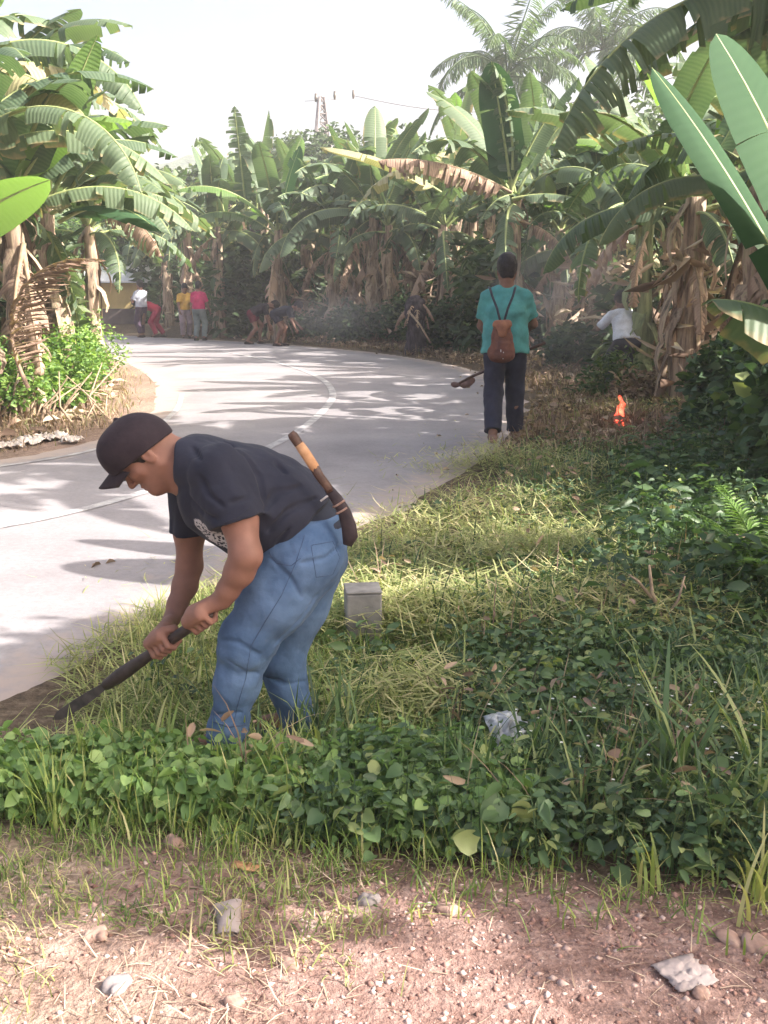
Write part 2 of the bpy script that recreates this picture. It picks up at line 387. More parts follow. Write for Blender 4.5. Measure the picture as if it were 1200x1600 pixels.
def mat_paint():
    m, N, L, b = mat_new('worn white road paint')
    tc = N.new('ShaderNodeTexCoord'); n = noise(N, L, 7, 8, tc.outputs['Object'], .75)
    r = ramp(N, [(.40, (.22, .21, .22)), (.52, (.34, .33, .33)), (.66, (.50, .49, .48))]); L.new(n.outputs['Fac'], r.inputs['Fac'])
    L.new(r.outputs['Color'], b.inputs['Base Color']); b.inputs['Roughness'].default_value = .8; return m
M['paint'] = mat_paint()
def road_line(P, width):
    P = resamp(catmull(P, 10), 90); V = []
    for i in range(len(P)):
        d = P[min(i + 1, 89)] - P[max(i - 1, 0)]; d /= np.hypot(*d); nrm = np.array([-d[1], d[0]])
        for s in (-.5, 0, .5):
            q = P[i] + nrm * s * width; V.append((q[0], q[1], road_z(q) + .006))
    ii = (np.arange(89)[:, None] * 3 + np.arange(2)[None, :]).ravel()
    o = mobj('road_marking', np_mesh('road_marking', V, np.stack([ii, ii + 3, ii + 4, ii + 1], 1), [M['paint']])); tag(o, kind='structure')
road_line([(-9, 1.0), (-5.2, 3.9), (-3.3, 5.55), (-2.2, 6.6), (-1.55, 8.1), (-1.03, 10), (-.77, 12.4), (-.75, 15), (-1.2, 18), (-2.3, 21.5), (-4.4, 26), (-7.5, 30), (-13, 34)], .10)
road_line([(-14, 2.2), (-6.6, 6.5), (-3.55, 8.45), (-2.6, 10.2), (-2.6, 12.6), (-2.95, 15)], .07)

# hills beyond the plantation
hx = np.linspace(-260, 260, 130); V = []
for r_ in range(9):
    for i, x in enumerate(hx):
        f = r_ / 8; prof = math.sin(f * math.pi / 2)
        ridge = 18 + 9 * math.exp(-((x + 20) / 45) ** 2) + 8 * math.exp(-((x - 100) / 70) ** 2) + 5 * vnoise(np.array([x * 1.0]), np.array([3.0]), 22, 4)[0] + 2.5 * vnoise(np.array([x * 1.0]), np.array([7.0]), 6, 8)[0] + 1.3 * vnoise(np.array([x * 1.0]), np.array([7.0]), 2.2, 18)[0]
        V.append((x, 190 + 60 * f + 10 * math.sin(x * .03), ridge * prof * (1 if r_ < 8 else .97)))
ii = (np.arange(8)[:, None] * 130 + np.arange(129)[None, :]).ravel()
M['hill'] = mat_noise('forested hill', [(.35, (.03, .05, .03)), (.6, (.08, .11, .06))], .35, .95, .9, 2.0, 8)
o = mobj('hills', np_mesh('hills', V, np.stack([ii, ii + 1, ii + 131, ii + 130], 1), [M['hill']])); tag(o, kind='structure')

# ------------------------------------------------------------------ scatter helpers (numpy)
def blades(P, H, W, az, lean, curl, rnd, levels=4):
    "curved tapering blades; P (n,3)"
    n = len(P); d = np.stack([np.cos(az), np.sin(az), np.zeros(n)], 1); s = np.stack([-np.sin(az), np.cos(az), np.zeros(n)], 1)
    V = np.empty((n, levels * 2 - 1, 3)); x = np.zeros(n); z = np.zeros(n)
    ang = lean.copy(); st = H / (levels - 1)
    for k in range(levels):
        t = k / (levels - 1); c = P + d * x[:, None]; c[:, 2] += z
        if k < levels - 1:
            hw = (W * (1 - .75 * t * t) * .5)[:, None]
            V[:, 2 * k] = c - s * hw; V[:, 2 * k + 1] = c + s * hw
        else: V[:, 2 * k] = c
        x = x + np.sin(ang) * st; z = z + np.cos(ang) * st; ang = ang + curl / (levels - 1)
    base = (np.arange(n) * (levels * 2 - 1))[:, None]; F4 = []
    for k in range(levels - 2): F4.append(base + np.array([[2 * k, 2 * k + 1, 2 * k + 3, 2 * k + 2]]))
    F3 = base + np.array([[2 * levels - 4, 2 * levels - 3, 2 * levels - 2]])
    return V.reshape(-1, 3), [np.vstack(F4), F3], np.repeat(rnd, levels * 2 - 1)
def leaves(P, D, Nn, Ln, Wd, rnd, fold=.25, shape=.45):
    "folded leaves from P along D with normal Nn"
    n = len(P); D = D / np.linalg.norm(D, axis=1)[:, None]
    S = np.cross(Nn, D); S /= np.linalg.norm(S, axis=1)[:, None] + 1e-9; U = np.cross(D, S)
    L_ = Ln[:, None]; W_ = Wd[:, None] * .5
    V = np.empty((n, 7, 3)); V[:, 0] = P
    up = U * W_ * fold * 2; dr = U * L_ * .12
    V[:, 1] = P + D * L_ * .25 - S * W_ * .8 + up * .8; V[:, 2] = P + D * L_ * (.35 + shape * .6) - S * W_ + up - dr * .3
    V[:, 3] = P + D * L_ - dr * 1.4
    V[:, 4] = P + D * L_ * (.35 + shape * .6) + S * W_ + up - dr * .3; V[:, 5] = P + D * L_ * .25 + S * W_ * .8 + up * .8
    V[:, 6] = P + D * L_ * .5 - dr * .2
    b = (np.arange(n) * 7)[:, None]
    F = np.vstack([b + np.array([[0, 6, 2, 1]]), b + np.array([[6, 3, 2, 2]])[:, :4], b + np.array([[0, 5, 4, 6]])])
    F4 = np.vstack([b + np.array([[0, 6, 2, 1]]), b + np.array([[0, 5, 4, 6]])])
    F3 = np.vstack([b + np.array([[6, 3, 2]]), b + np.array([[6, 4, 3]])])
    return V.reshape(-1, 3), [F4, F3], np.repeat(rnd, 7)
def leaves_hi(P, D, Nn, Ln, Wd, rnd, fold=.22, point=0.0):
    n = len(P); D = D / np.linalg.norm(D, axis=1)[:, None]; S = np.cross(Nn, D); S /= np.linalg.norm(S, axis=1)[:, None] + 1e-9; U = np.cross(D, S)
    V = np.empty((n, 14, 3)); V[:, 0] = P; L_ = Ln[:, None]; W_ = Wd[:, None] * .5; curl = rng.uniform(-.05, .45, n)[:, None]
    for k, (t, w_) in enumerate(((.10, .58), (.34, 1.0), (.64, .84), (.88, .42))):
        c = P + D * L_ * t - U * L_ * curl * t * t; V[:, 1 + 3 * k] = c - S * W_ * w_ + U * W_ * w_ * fold * 2; V[:, 2 + 3 * k] = c; V[:, 3 + 3 * k] = c + S * W_ * w_ + U * W_ * w_ * fold * 2
    V[:, 1] -= D * L_ * .10; V[:, 3] -= D * L_ * .10
    V[:, 13] = P + D * L_ - U * L_ * curl; b = (np.arange(n) * 14)[:, None]
    F4 = np.vstack([b + np.array([q]) for k in range(3) for q in ([1 + 3 * k, 2 + 3 * k, 5 + 3 * k, 4 + 3 * k], [2 + 3 * k, 3 + 3 * k, 6 + 3 * k, 5 + 3 * k])])
    F3 = np.vstack([b + np.array([q]) for q in ([0, 2, 1], [0, 3, 2], [10, 11, 13], [11, 12, 13])])
    return V.reshape(-1, 3), [F4, F3], np.repeat(rnd, 14)
def merge(parts):
    V = []; F = {3: [], 4: []}; A = []; off = 0
    for v, fs, a in parts:
        V.append(v); A.append(a)
        for f in fs: F[f.shape[1]].append(f + off)
        off += len(v)
    return np.vstack(V), [np.vstack(F[k]) for k in (3, 4) if F[k]], np.concatenate(A)
def rand_dirs(n, up=(0.0, 1.0)):
    az = rng.uniform(0, 2 * np.pi, n); z = rng.uniform(*up, n); r = np.sqrt(np.maximum(0, 1 - z * z))
    return np.stack([np.cos(az) * r, np.sin(az) * r, z], 1)
def stuff(name, parts, mat, kind='stuff', smooth=True):
    V, F, A = merge(parts)
    o = mobj(name, np_mesh(name, V, F, [mat], smooth, {'rnd': A})); return tag(o, kind=kind)

# ------------------------------------------------------------------ solid modelling for figures: distance fields, meshed by surface nets
class SDF:
    def __init__(s): s.p = []
    def rc(s, a, b, r1, r2, k=.02, flat=None, cut=None, op='add'):
        s.p.append(('rc', np.array(a, float), np.array(b, float), r1, r2, k, flat, cut, op)); return s
    def chain(s, pts, rs, k=.02, flat=None, cut=None):
        for i in range(len(pts) - 1): s.rc(pts[i], pts[i + 1], rs[i], rs[i + 1], k, flat, cut)
        return s
    def el(s, c, rad, axes, k=.02, cut=None, op='add'):
        s.p.append(('el', np.array(c, float), np.array(rad, float), np.array(axes, float), 0, k, None, cut, op)); return s
    def mesh(s, h, wr=None, cuts=None):
        lo = np.full(3, 1e9); hi = -lo
        for p in s.p:
            if p[8] != 'add': continue
            if p[0] == 'rc':
                r = max(p[3], p[4]) * (max(1, p[6][1]) if p[6] else 1); lo = np.minimum(lo, np.minimum(p[1], p[2]) - r); hi = np.maximum(hi, np.maximum(p[1], p[2]) + r)
            else: r = p[2].max(); lo = np.minimum(lo, p[1] - r); hi = np.maximum(hi, p[1] + r)
        lo -= 3 * h + .01; hi += 3 * h + .01
        n = np.ceil((hi - lo) / h).astype(int) + 1
        D = np.full(n, .2, np.float32)
        ax = [lo[i] + h * np.arange(n[i]) for i in range(3)]
        for p in s.p:
            k = p[5]; mg = k + .03
            if p[0] == 'rc':
                r = max(p[3], p[4]) * (max(1, p[6][1]) if p[6] else 1); a, b = np.minimum(p[1], p[2]) - r - mg, np.maximum(p[1], p[2]) + r + mg
            else: r = p[2].max(); a, b = p[1] - r - mg, p[1] + r + mg
            i0 = np.clip(np.floor((a - lo) / h).astype(int), 0, n); i1 = np.clip(np.ceil((b - lo) / h).astype(int) + 1, 0, n)
            if (i1 <= i0).any(): continue
            sl = tuple(slice(i0[i], i1[i]) for i in range(3))
            G = np.stack(np.meshgrid(*[ax[i][sl[i]] for i in range(3)], indexing='ij'), -1).astype(np.float32)
            if p[0] == 'rc':
                ba = p[2] - p[1]; L2 = max(ba @ ba, 1e-12); q = G - p[1]; t = np.clip(q @ ba / L2, 0, 1); q = q - t[..., None] * ba
                if p[6]:
                    nrm = np.array(p[6][0], float); nrm /= np.linalg.norm(nrm); qn = q @ nrm; q = q + nrm * (qn * (1 / p[6][1] - 1))[..., None]
                d = np.sqrt((q * q).sum(-1)) - (p[3] + (p[4] - p[3]) * t)
            else:
                q = (G - p[1]) @ p[3].T; q1 = q / p[2]; k0 = np.sqrt((q1 * q1).sum(-1)); k1 = np.sqrt(((q1 / p[2]) ** 2).sum(-1)) + 1e-9
                d = k0 * (k0 - 1) / k1
            if p[7]:
                for c0, cn in p[7]:
                    cn = np.array(cn, float); cn /= np.linalg.norm(cn); d = np.maximum(d, (G - np.array(c0)) @ cn)
            cur = D[sl]
            if p[8] == 'add':
                hh = np.maximum(k - np.abs(cur - d), 0) / max(k, 1e-6); D[sl] = np.minimum(cur, d) - hh * hh * k * .25
            else:
                hh = np.maximum(k - np.abs(cur + d), 0) / max(k, 1e-6); D[sl] = np.maximum(cur, -d) + hh * hh * k * .25
        if wr is not None or cuts:
            X, Y, Z = np.meshgrid(*ax, indexing='ij')
            if wr is not None: D += wr(X, Y, Z).astype(np.float32)
            for c0, cn in (cuts or []):
                cn = np.array(cn, float); cn /= np.linalg.norm(cn)
                D = np.maximum(D, ((X - c0[0]) * cn[0] + (Y - c0[1]) * cn[1] + (Z - c0[2]) * cn[2]).astype(np.float32))
        D[0] = D[-1] = .2; D[:, 0] = D[:, -1] = .2; D[:, :, 0] = D[:, :, -1] = .2
        S = D < 0; m = np.array(n) - 1
        cnt = np.zeros(m, np.int8)
        offs = [(i, j, k) for i in (0, 1) for j in (0, 1) for k in (0, 1)]
        for o in offs: cnt += S[o[0]:o[0] + m[0], o[1]:o[1] + m[1], o[2]:o[2] + m[2]]
        act = (cnt > 0) & (cnt < 8); idx = np.argwhere(act); cid = np.full(m, -1, np.int32); cid[act] = np.arange(len(idx))
        acc = np.zeros((len(idx), 3)); c = np.zeros(len(idx))
        for a in offs:
            for x in range(3):
                if a[x]: continue
                b = list(a); b[x] = 1
                d0 = D[tuple((idx + a).T)]; d1 = D[tuple((idx + b).T)]; mk = (d0 < 0) != (d1 < 0)
                t = np.where(mk, d0 / (d0 - d1 + 1e-12), 0); pos = np.array(a)[None, :] + t[:, None] * (np.array(b) - np.array(a))
                acc += pos * mk[:, None]; c += mk
        V = lo + (idx + acc / c[:, None]) * h
        F = []
        for x in range(3):
            y, z = (x + 1) % 3, (x + 2) % 3
            sa = [slice(None)] * 3; sb = [slice(None)] * 3; sa[x] = slice(0, -1); sb[x] = slice(1, None)
            A, B = S[tuple(sa)], S[tuple(sb)]; e = np.argwhere(A != B)
            flip = A[tuple(e.T)]
            ok = (e[:, y] > 0) & (e[:, z] > 0) & (e[:, y] < m[y]) & (e[:, z] < m[z]); e = e[ok]; flip = flip[ok]
            def cc(dy, dz):
                q = e.copy(); q[:, y] -= dy; q[:, z] -= dz; return cid[tuple(q.T)]
            f = np.stack([cc(0, 0), cc(1, 0), cc(1, 1), cc(0, 1)], 1); f[~flip] = f[~flip][:, ::-1]; F.append(f)
        F = np.vstack(F); F = F[(F >= 0).all(1)]
        return V, F
def sdf_obj(name, s, h, mat, parent, origin, wr=None, cuts=None):
    V, F = s.mesh(h, wr, cuts)
    return mobj(name, np_mesh(name, V - np.array(origin), F, [mat]), parent)

def wrinkle_field(seed, n, fr, st):
    "irregular cloth folds: warped waves, sharp on one side"
    r_ = np.random.default_rng(seed); Q = r_.normal(size=(n, 3)) * np.array(st); Q /= np.linalg.norm(Q, axis=1)[:, None]
    fq = np.exp(r_.uniform(np.log(fr[0]), np.log(fr[1]), n)); ph = r_.uniform(0, 6.3, n); W_ = r_.normal(size=(n, 3)) * 9
    def f(X, Y, Z):
        o = 0; tot = 0
        for i in range(n):
            a = 1 / (fq[i] ** .6); wv = 1.7 * np.sin(X * W_[i, 0] + Y * W_[i, 1] + Z * W_[i, 2] + ph[i])
            o = o + a * (1 - 2 * np.abs(np.sin(.5 * (fq[i] * (X * Q[i, 0] + Y * Q[i, 1] + Z * Q[i, 2]) + ph[i]) + wv))); tot += a
        return o / tot * 1.6
    return f
def unit(v): v = np.array(v, float); return v / np.linalg.norm(v)
from mathutils.bvhtree import BVHTree
def surf_pts(V, F, px):
    "points of a cloth surface that lie along a line drawn on it"
    T = BVHTree.FromPolygons([tuple(v) for v in V], [tuple(int(i) for i in f) for f in F]); o = Vector((0, 0, CAMZ)); out = []
    for a, b in zip(px[:-1], px[1:]):
        n = max(2, int(math.hypot(a[0] - b[0], a[1] - b[1]) / 5))
        for k in range(n + (b is px[-1])):
            u_ = a[0] + (b[0] - a[0]) * k / n; v_ = a[1] + (b[1] - a[1]) * k / n; d = (PY(u_, v_, 3.0) - o).normalized(); h = T.ray_cast(o, d)
            if h[0] is not None: out.append((h[0], h[1]))
    return out
def groove(s, V, F, lines, r, k):
    for ln_ in lines:
        q = surf_pts(V, F, ln_)
        if len(q) < 3: continue
        m = len(q)
        for i in range(m - 1):
            f = math.sin(math.pi * (i + .5) / m) ** .7; rr = r * (.35 + .65 * f); up_ = r * .55
            a = np.array(q[i][0] + q[i][1] * up_); b = np.array(q[i + 1][0] + q[i + 1][1] * up_); s.rc(a, b, rr, rr, k, op='sub')
def trace(V, F, parent, O, lines, r, name, mat):
    T = V
    for ln_ in lines:
        q = surf_pts(V, F, ln_)
        if len(q) < 2: continue
        mb = MB(); mb.tube([Vector(a) + n * r * .2 - Vector(O) for a, n in q], r, 5); mb.build(name, M[mat], parent)
def fabric(name, c1, c2, scale=5, fold=.5):
    m, N, L, b = mat_new(name)
    tc = N.new('ShaderNodeTexCoord'); n = noise(N, L, scale, 5, tc.outputs['Object'], .6); n2 = noise(N, L, 260, 2, tc.outputs['Object'])
    r = ramp(N, [(.35, c1), (.65, c2)]); L.new(n.outputs['Fac'], r.inputs['Fac']); L.new(r.outputs['Color'], b.inputs['Base Color'])
    b.inputs['Roughness'].default_value = .9; b.inputs['Specular IOR Level'].default_value = .15
    b.inputs['Sheen Weight'].default_value = .04
    nw = noise(N, L, scale * 2.2, 3, tc.outputs['Object'], .5)
    ad = N.new('ShaderNodeMath'); ad.operation = 'MULTIPLY_ADD'; L.new(n2.outputs['Fac'], ad.inputs[0]); ad.inputs[1].default_value = .06; L.new(nw.outputs['Fac'], ad.inputs[2])
    bump(N, L, ad.outputs[0], b, fold, .02); return m
def skin_mat(name, c):
    m, N, L, b = mat_new(name)
    tc = N.new('ShaderNodeTexCoord'); n = noise(N, L, 14, 5, tc.outputs['Object'])
    r = ramp(N, [(.3, tuple(x * .82 for x in c)), (.7, tuple(x * 1.12 for x in c))]); L.new(n.outputs['Fac'], r.inputs['Fac']); L.new(r.outputs['Color'], b.inputs['Base Color'])
    b.inputs['Roughness'].default_value = .62; b.inputs['Specular IOR Level'].default_value = .3; b.inputs['Subsurface Weight'].default_value = .06; b.inputs['Subsurface Radius'].default_value = (.02, .008, .004)
    bump(N, L, n.outputs['Fac'], b, .12, .004); return m
M['skin'] = skin_mat('brown skin', (.21, .105, .078)); M['skin_far'] = skin_mat('tanned skin', (.19, .10, .07))
M['hair'] = mat_noise('black hair', [(.3, (.006, .005, .006)), (.7, (.025, .02, .022))], 60, .6, .6, .01)
M['eye'] = mat_noise('eye dark', [(.3, (.01, .008, .008)), (.7, (.02, .015, .015))], 10, .25, 0)

def grip(s, wrist, C, ax, pd, sgn, rh=.016, sc_=1.0, k=.007):
    "hand closed round a handle: C centre on the handle, ax its axis (towards the thumb side), pd from the handle axis to the palm"
    ax = unit(ax); pd = unit(pd - ax * np.dot(pd, ax)); td = np.cross(ax, pd) * sgn
    f = .0085 * sc_; rr = rh + f * .9
    wrist = np.array(wrist); pc = C + pd * (rh + .017)
    s.rc(wrist, pc - td * .012, .026 * sc_, .024 * sc_, .02, (pd, .8))
    s.rc(pc + ax * .026 * sc_, pc - ax * .028 * sc_, .021 * sc_, .018 * sc_, .015)
    s.rc(pc + ax * .026 * sc_ + td * .012, pc - ax * .028 * sc_ + td * .012, .017, .014, .012)
    for i, (o_, ln) in enumerate(((.034, 1.0), (.012, 1.08), (-.010, 1.0), (-.031, .82))):
        pts = []
        for a in (35, 85, 140, 140 + 65 * ln):
            a = R(a); pts.append(C + ax * (o_ * sc_ + .003 * math.sin(a * 2)) + (pd * math.cos(a) + td * math.sin(a)) * (rr + (.005 if a < 1.6 else 0)))
        s.chain(pts, [f * 1.12, f * 1.08, f * .98, f * .85], .004)
    tp = [pc + ax * .034 * sc_ - td * .012]
    for a, o_ in ((-55, .055), (-100, .050), (-150, .038)):
        a = R(a); tp.append(C + ax * o_ * sc_ + (pd * math.cos(a) + td * math.sin(a)) * (rr + .002))
    s.chain(tp, [.015, .0115, .0105, .0088], .006)

def head(s, C, f, u, face=True, k=.012, nk=None, sc_=1.0):
    "head with brow, nose, lips, chin, jaw and ears; C skull centre, f face direction, u crown direction"
    f = unit(f); u = unit(u - f * np.dot(u, f)); l = np.cross(u, f); C = np.array(C)
    A = [f, l, u]
    P = lambda a, b, c: C + (f * a + l * b + u * c) * sc_
    s.el(P(-.008, 0, .025), np.array([.098, .077, .092]) * sc_, A, k)
    s.el(P(.028, 0, -.035), np.array([.062, .062, .075]) * sc_, A, .03)
    s.rc(P(.062, -.018, -.098), P(.062, .018, -.098), .022 * sc_, .022 * sc_, .03)
    for q in (-1, 1):
        s.rc(P(.058, q * .018, -.100), P(-.012, q * .056, -.062), .016 * sc_, .018 * sc_, .03)
        s.rc(P(.062, q * .040, -.025), P(.045, q * .055, -.03), .018 * sc_, .014 * sc_, .02)
        s.rc(P(.085, q * .012, .018), P(.076, q * .045, .014), .010 * sc_, .009 * sc_, .012)
        s.rc(P(.094, q * .030, -.003), P(.094, q * .033, -.003), .013 * sc_, .013 * sc_, .012, op='sub')
        s.rc(P(.077, q * .030, -.003), P(.077, q * .032, -.003), .0125 * sc_, .0125 * sc_, .003)
        s.el(P(-.012, q * .077, -.018), np.array([.019, .0075, .031]) * sc_, A, .006)
        s.el(P(-.009, q * .085, -.014), np.array([.010, .005, .017]) * sc_, A, .004, op='sub')
    s.rc(P(.088, 0, .008), P(.108, 0, -.036), .0085 * sc_, .012 * sc_, .010)
    for q in (-1, 1): s.rc(P(.098, q * .012, -.041), P(.092, q * .015, -.041), .008 * sc_, .007 * sc_, .006)
    s.el(P(.082, 0, -.064), np.array([.014, .024, .007]) * sc_, A, .006)
    s.el(P(.080, 0, -.077), np.array([.014, .021, .008]) * sc_, A, .006)
    s.rc(P(.100, -.022, -.0705), P(.100, .022, -.0705), .0022, .0022, .003, op='sub')
    if nk is not None: s.rc(P(-.03, 0, -.055), nk, .056 * sc_, .060 * sc_, .03)
    return A

# ------------------------------------------------------------------ the man cutting the verge
def hero():
    g0 = PG(420, 1172, .01)
    root = empty('person', (g0.x, g0.y, .01), 0, 'man in black cap, dark t-shirt and blue jeans bending over the verge', 'person')
    O = np.array((g0.x, g0.y, .01)); P = lambda u, v, Y: np.array(PY(u, v, Y))
    yv = np.array([0, 1., 0])
    f = unit((-.65, -.06, -.76)); u = unit((-.76, 0, .65))
    b = SDF(); C = P(226, 705, 3.12)
    nk = P(300, 722, 3.15)
    A = head(b, C, f, u, nk=nk)
    l = np.cross(A[2], A[0])
    b.rc(P(262, 712, 3.13), P(305, 735, 3.16), .058, .075, .03)                      # neck into shoulders
    b.chain([P(310, 740, 3.16), P(360, 766, 3.17), P(432, 800, 3.18), P(484, 836, 3.18)], [.09, .118, .125, .105], .05, (yv, 1.25))
    nearS, nearE, nearW = P(350, 758, 3.02), P(384, 868, 2.90), P(348, 936, 2.93)
    farS, farE, farW = P(300, 770, 3.34), P(296, 884, 3.36), P(268, 968, 3.26)
    b.chain([nearS, P(374, 812, 2.945), nearE], [.054, .051, .046], .03)
    b.chain([nearE, P(374, 893, 2.91), P(356, 922, 2.92), nearW], [.046, .043, .032, .027], .02)
    b.chain([farS, P(296, 830, 3.36), farE], [.054, .049, .043], .03)
    b.chain([farE, P(289, 915, 3.34), P(277, 945, 3.30), farW], [.043, .041, .032, .027], .02)
    h0, h1 = P(322, 962, 2.93), P(166, 1070, 3.14)
    hd = unit(h1 - h0)
    def on(t): return h0 + (h1 - h0) * t
    grip(b, nearW, on(.035), -hd, unit((-.1, -.75, .65)), 1, .017, 1.05)
    grip(b, farW, on(.40), -hd, unit((-.35, -.35, .85)), 1, .017, 1.08)
    # legs
    nA, fA = P(354, 1152, 3.02), P(470, 1122, 3.24)
    b.chain([P(478, 868, 3.08), P(382, 1004, 3.02), P(368, 1065, 3.02), nA], [.09, .060, .055, .036], .03)
    b.chain([P(492, 872, 3.26), P(438, 1030, 3.26), P(452, 1080, 3.25), fA], [.09, .060, .055, .036], .03)
    b.rc(nA, nA + np.array([-.13, 0, -.05]), .036, .028, .02); b.rc(fA, fA + np.array([-.13, .02, -.03]), .036, .028, .02)
    body = sdf_obj('body', b, .0040, M['skin'], root, O)
    for q in (-1, 1):
        mb = MB()
        eyc = C + A[0] * .0785 + l * q * .031 + A[2] * -.003
        mb.tube([Vector(eyc - l * .011 - O), Vector(eyc + A[0] * .0115 - O), Vector(eyc + l * .011 - O)], [.0015, .0022, .0015], 6); mb.build('eyelid', M['hair'], root)
        mb = MB(); e = C + A[0] * .0925 + A[2] * .016 + l * q * .03
        mb.tube([Vector(e - l * .018 - O), Vector(e + A[2] * .004 - O), Vector(e + l * .018 - A[0] * .008 - O)], [.002, .0035, .002], 6); mb.build('eyebrow', M['hair'], root)
    # short hair under the cap
    hs = SDF(); Pk = lambda a, b_, c: C + A[0] * a + l * b_ + A[2] * c
    hs.el(Pk(-.010, 0, .018), (.098, .081, .088), A, .01, cut=[(Pk(.045, 0, 0), A[0]), (Pk(0, 0, -.035), -unit(A[2] * 1.0 + A[0] * .75))])
    for q in (-1, 1): hs.rc(Pk(.004, q * .073, .01), Pk(.010, q * .070, -.018), .009, .005, .01)
    sdf_obj('hair', hs, .005, M['hair'], root, O)
    # cap
    cs = SDF(); cc = P(212, 700, 3.12)
    ln = unit((-.84, 0, -.54)); up = unit((-.54, 0, .84))
    cp0 = P(230, 706, 3.12)
    cs.el(cc - up * .008 - ln * .006, (.119, .094, .111), [ln, yv, up], .02)
    cs.rc(P(176, 704, 3.10), P(176, 704, 3.14), .036, .036, .05)
    cs.rc(cc + up * .104 + np.array([0, -.001, 0]), cc + up * .104 + np.array([0, .001, 0]), .008, .008, .004)
    V, F = cs.mesh(.005, None, [(cp0, -unit((-.61, 0, .79)))])
    cap = mobj('cap', np_mesh('cap', V - O, F, [M['cap']]), root)
    Vb = []; nS, nT = 15, 7
    bd = unit((-.66, 0, -.75)); dn = unit((.75, 0, -.66)); b0 = P(180, 730, 3.12)
    for i in range(nS):
        s_ = -1 + 2 * i / (nS - 1)
        for j in range(nT):
            t = j / (nT - 1); Lb = .084 * math.sqrt(max(0, 1 - .45 * s_ * s_)); rt = -.012 * (s_ * s_)
            Vb.append(b0 + yv * s_ * (.082 - .012 * t) + bd * (rt * 1.0 + t * Lb) + dn * (.040 * s_ * s_ + .004 * t) - ln * 0 + ln * (-.03 * s_ * s_) - O)
    ii = (np.arange(nS - 1)[:, None] * nT + np.arange(nT - 1)[None, :]).ravel()
    br = mobj('brim', np_mesh('brim', Vb, np.stack([ii, ii + 1, ii + nT + 1, ii + nT], 1), [M['cap']]), cap)
    md = br.modifiers.new('s', 'SOLIDIFY'); md.thickness = .005; md.offset = 0
    # t-shirt
    sh = SDF()
    hem = [(P(523, 762, 3.15), unit((.66, 0, -.75)))]
    neckcut = (P(284, 706, 3.12), unit((-.98, 0, -.02)))
    sh.rc(P(318, 728, 3.16), P(350, 760, 3.17), .088, .137, .05, (yv, 1.30), [neckcut])
    sh.chain([P(350, 760, 3.17), P(392, 776, 3.17), P(436, 800, 3.18), P(484, 828, 3.18)], [.137, .146, .150, .130], .05, (yv, 1.22), hem)
    sh.rc(P(333, 790, 3.16), P(392, 826, 3.17), .075, .09, .06, (yv, 1.7), hem)
    sh.rc(P(300, 718, 3.10), P(300, 718, 3.22), .070, .070, .03, None, [neckcut])
    ncut = [(P(369, 812, 2.92), unit((.30, -.10, -.95)))]
    sh.rc(P(345, 742, 3.02), P(377, 834, 2.925), .090, .074, .05, None, ncut)
    fcut = [(P(288, 829, 3.36), unit((.06, .05, -.99)))]
    sh.rc(P(302, 764, 3.32), P(296, 850, 3.37), .080, .064, .045, None, fcut)
    wt = wrinkle_field(5, 8, (18, 75), (1.0, .7, 1.0))
    def wr(X, Y, Z): return .0065 * wt(X, Y, Z)
    V, F = sh.mesh(.012); groove(sh, V, F, [[(352, 692), (384, 712), (404, 744), (412, 784)], [(410, 800), (432, 770), (470, 760)], [(418, 830), (446, 800), (496, 778)], [(430, 850), (452, 824)], [(300, 780), (318, 800), (340, 812)], [(312, 744), (326, 772), (350, 792)], [(430, 722), (446, 742)], [(360, 786), (386, 780)], [(300, 700), (316, 720)]], .0055, .018)
    V, F = sh.mesh(.005, wr); ts = mobj('t_shirt', np_mesh('t_shirt', V - O, F, [M['tee']]), root)
    trace(V, F, ts, O, [[(350, 818), (372, 808), (390, 794)]], .0016, 'sleeve_hem', 'tee')
    # collar ring
    # darker shirt tail above the jeans
    wb = SDF()
    wcut = [(P(500, 824, 3.15), unit((.12, 0, -1))), (P(500, 752, 3.15), unit((-.72, 0, .6)))]
    wb.chain([P(440, 802, 3.18), P(484, 834, 3.18)], [.132, .124], .04, (yv, 1.22), wcut)
    V, F = wb.mesh(.0055, lambda X, Y, Z: .002 * np.sin(X * 60 + Z * 90)); mobj('shirt_tail', np_mesh('shirt_tail', V - O, F, [M['tail']]), root)
    # waistband edge, pale
    # jeans
    j = SDF()
    wc = [(P(484, 812, 3.15), unit((-.22, 0, 1)))]
    j.rc(P(478, 822, 3.18), P(486, 852, 3.17), .122, .112, .04, (yv, 1.18), wc)
    j.rc(P(440, 850, 3.12), P(470, 868, 3.12), .070, .10, .05, (yv, 1.5), wc)
    j.chain([P(476, 872, 3.07), P(430, 935, 3.04), P(386, 1002, 3.02), P(370, 1068, 3.02), P(356, 1140, 3.02), P(354, 1160, 3.02)], [.115, .103, .078, .060, .052, .054], .05)
    j.chain([P(492, 872, 3.25), P(466, 945, 3.26), P(438, 1026, 3.26), P(452, 1078, 3.25), P(466, 1122, 3.24), P(470, 1140, 3.24)], [.105, .093, .073, .056, .048, .050], .04)
    kn = P(384, 1010, 3.02); kf = P(438, 1032, 3.26)
    wsum = wrinkle_field(3, 9, (30, 120), (.5, .4, 1.2))
    wfine = wrinkle_field(8, 9, (60, 190), (.45, .4, 1.3))
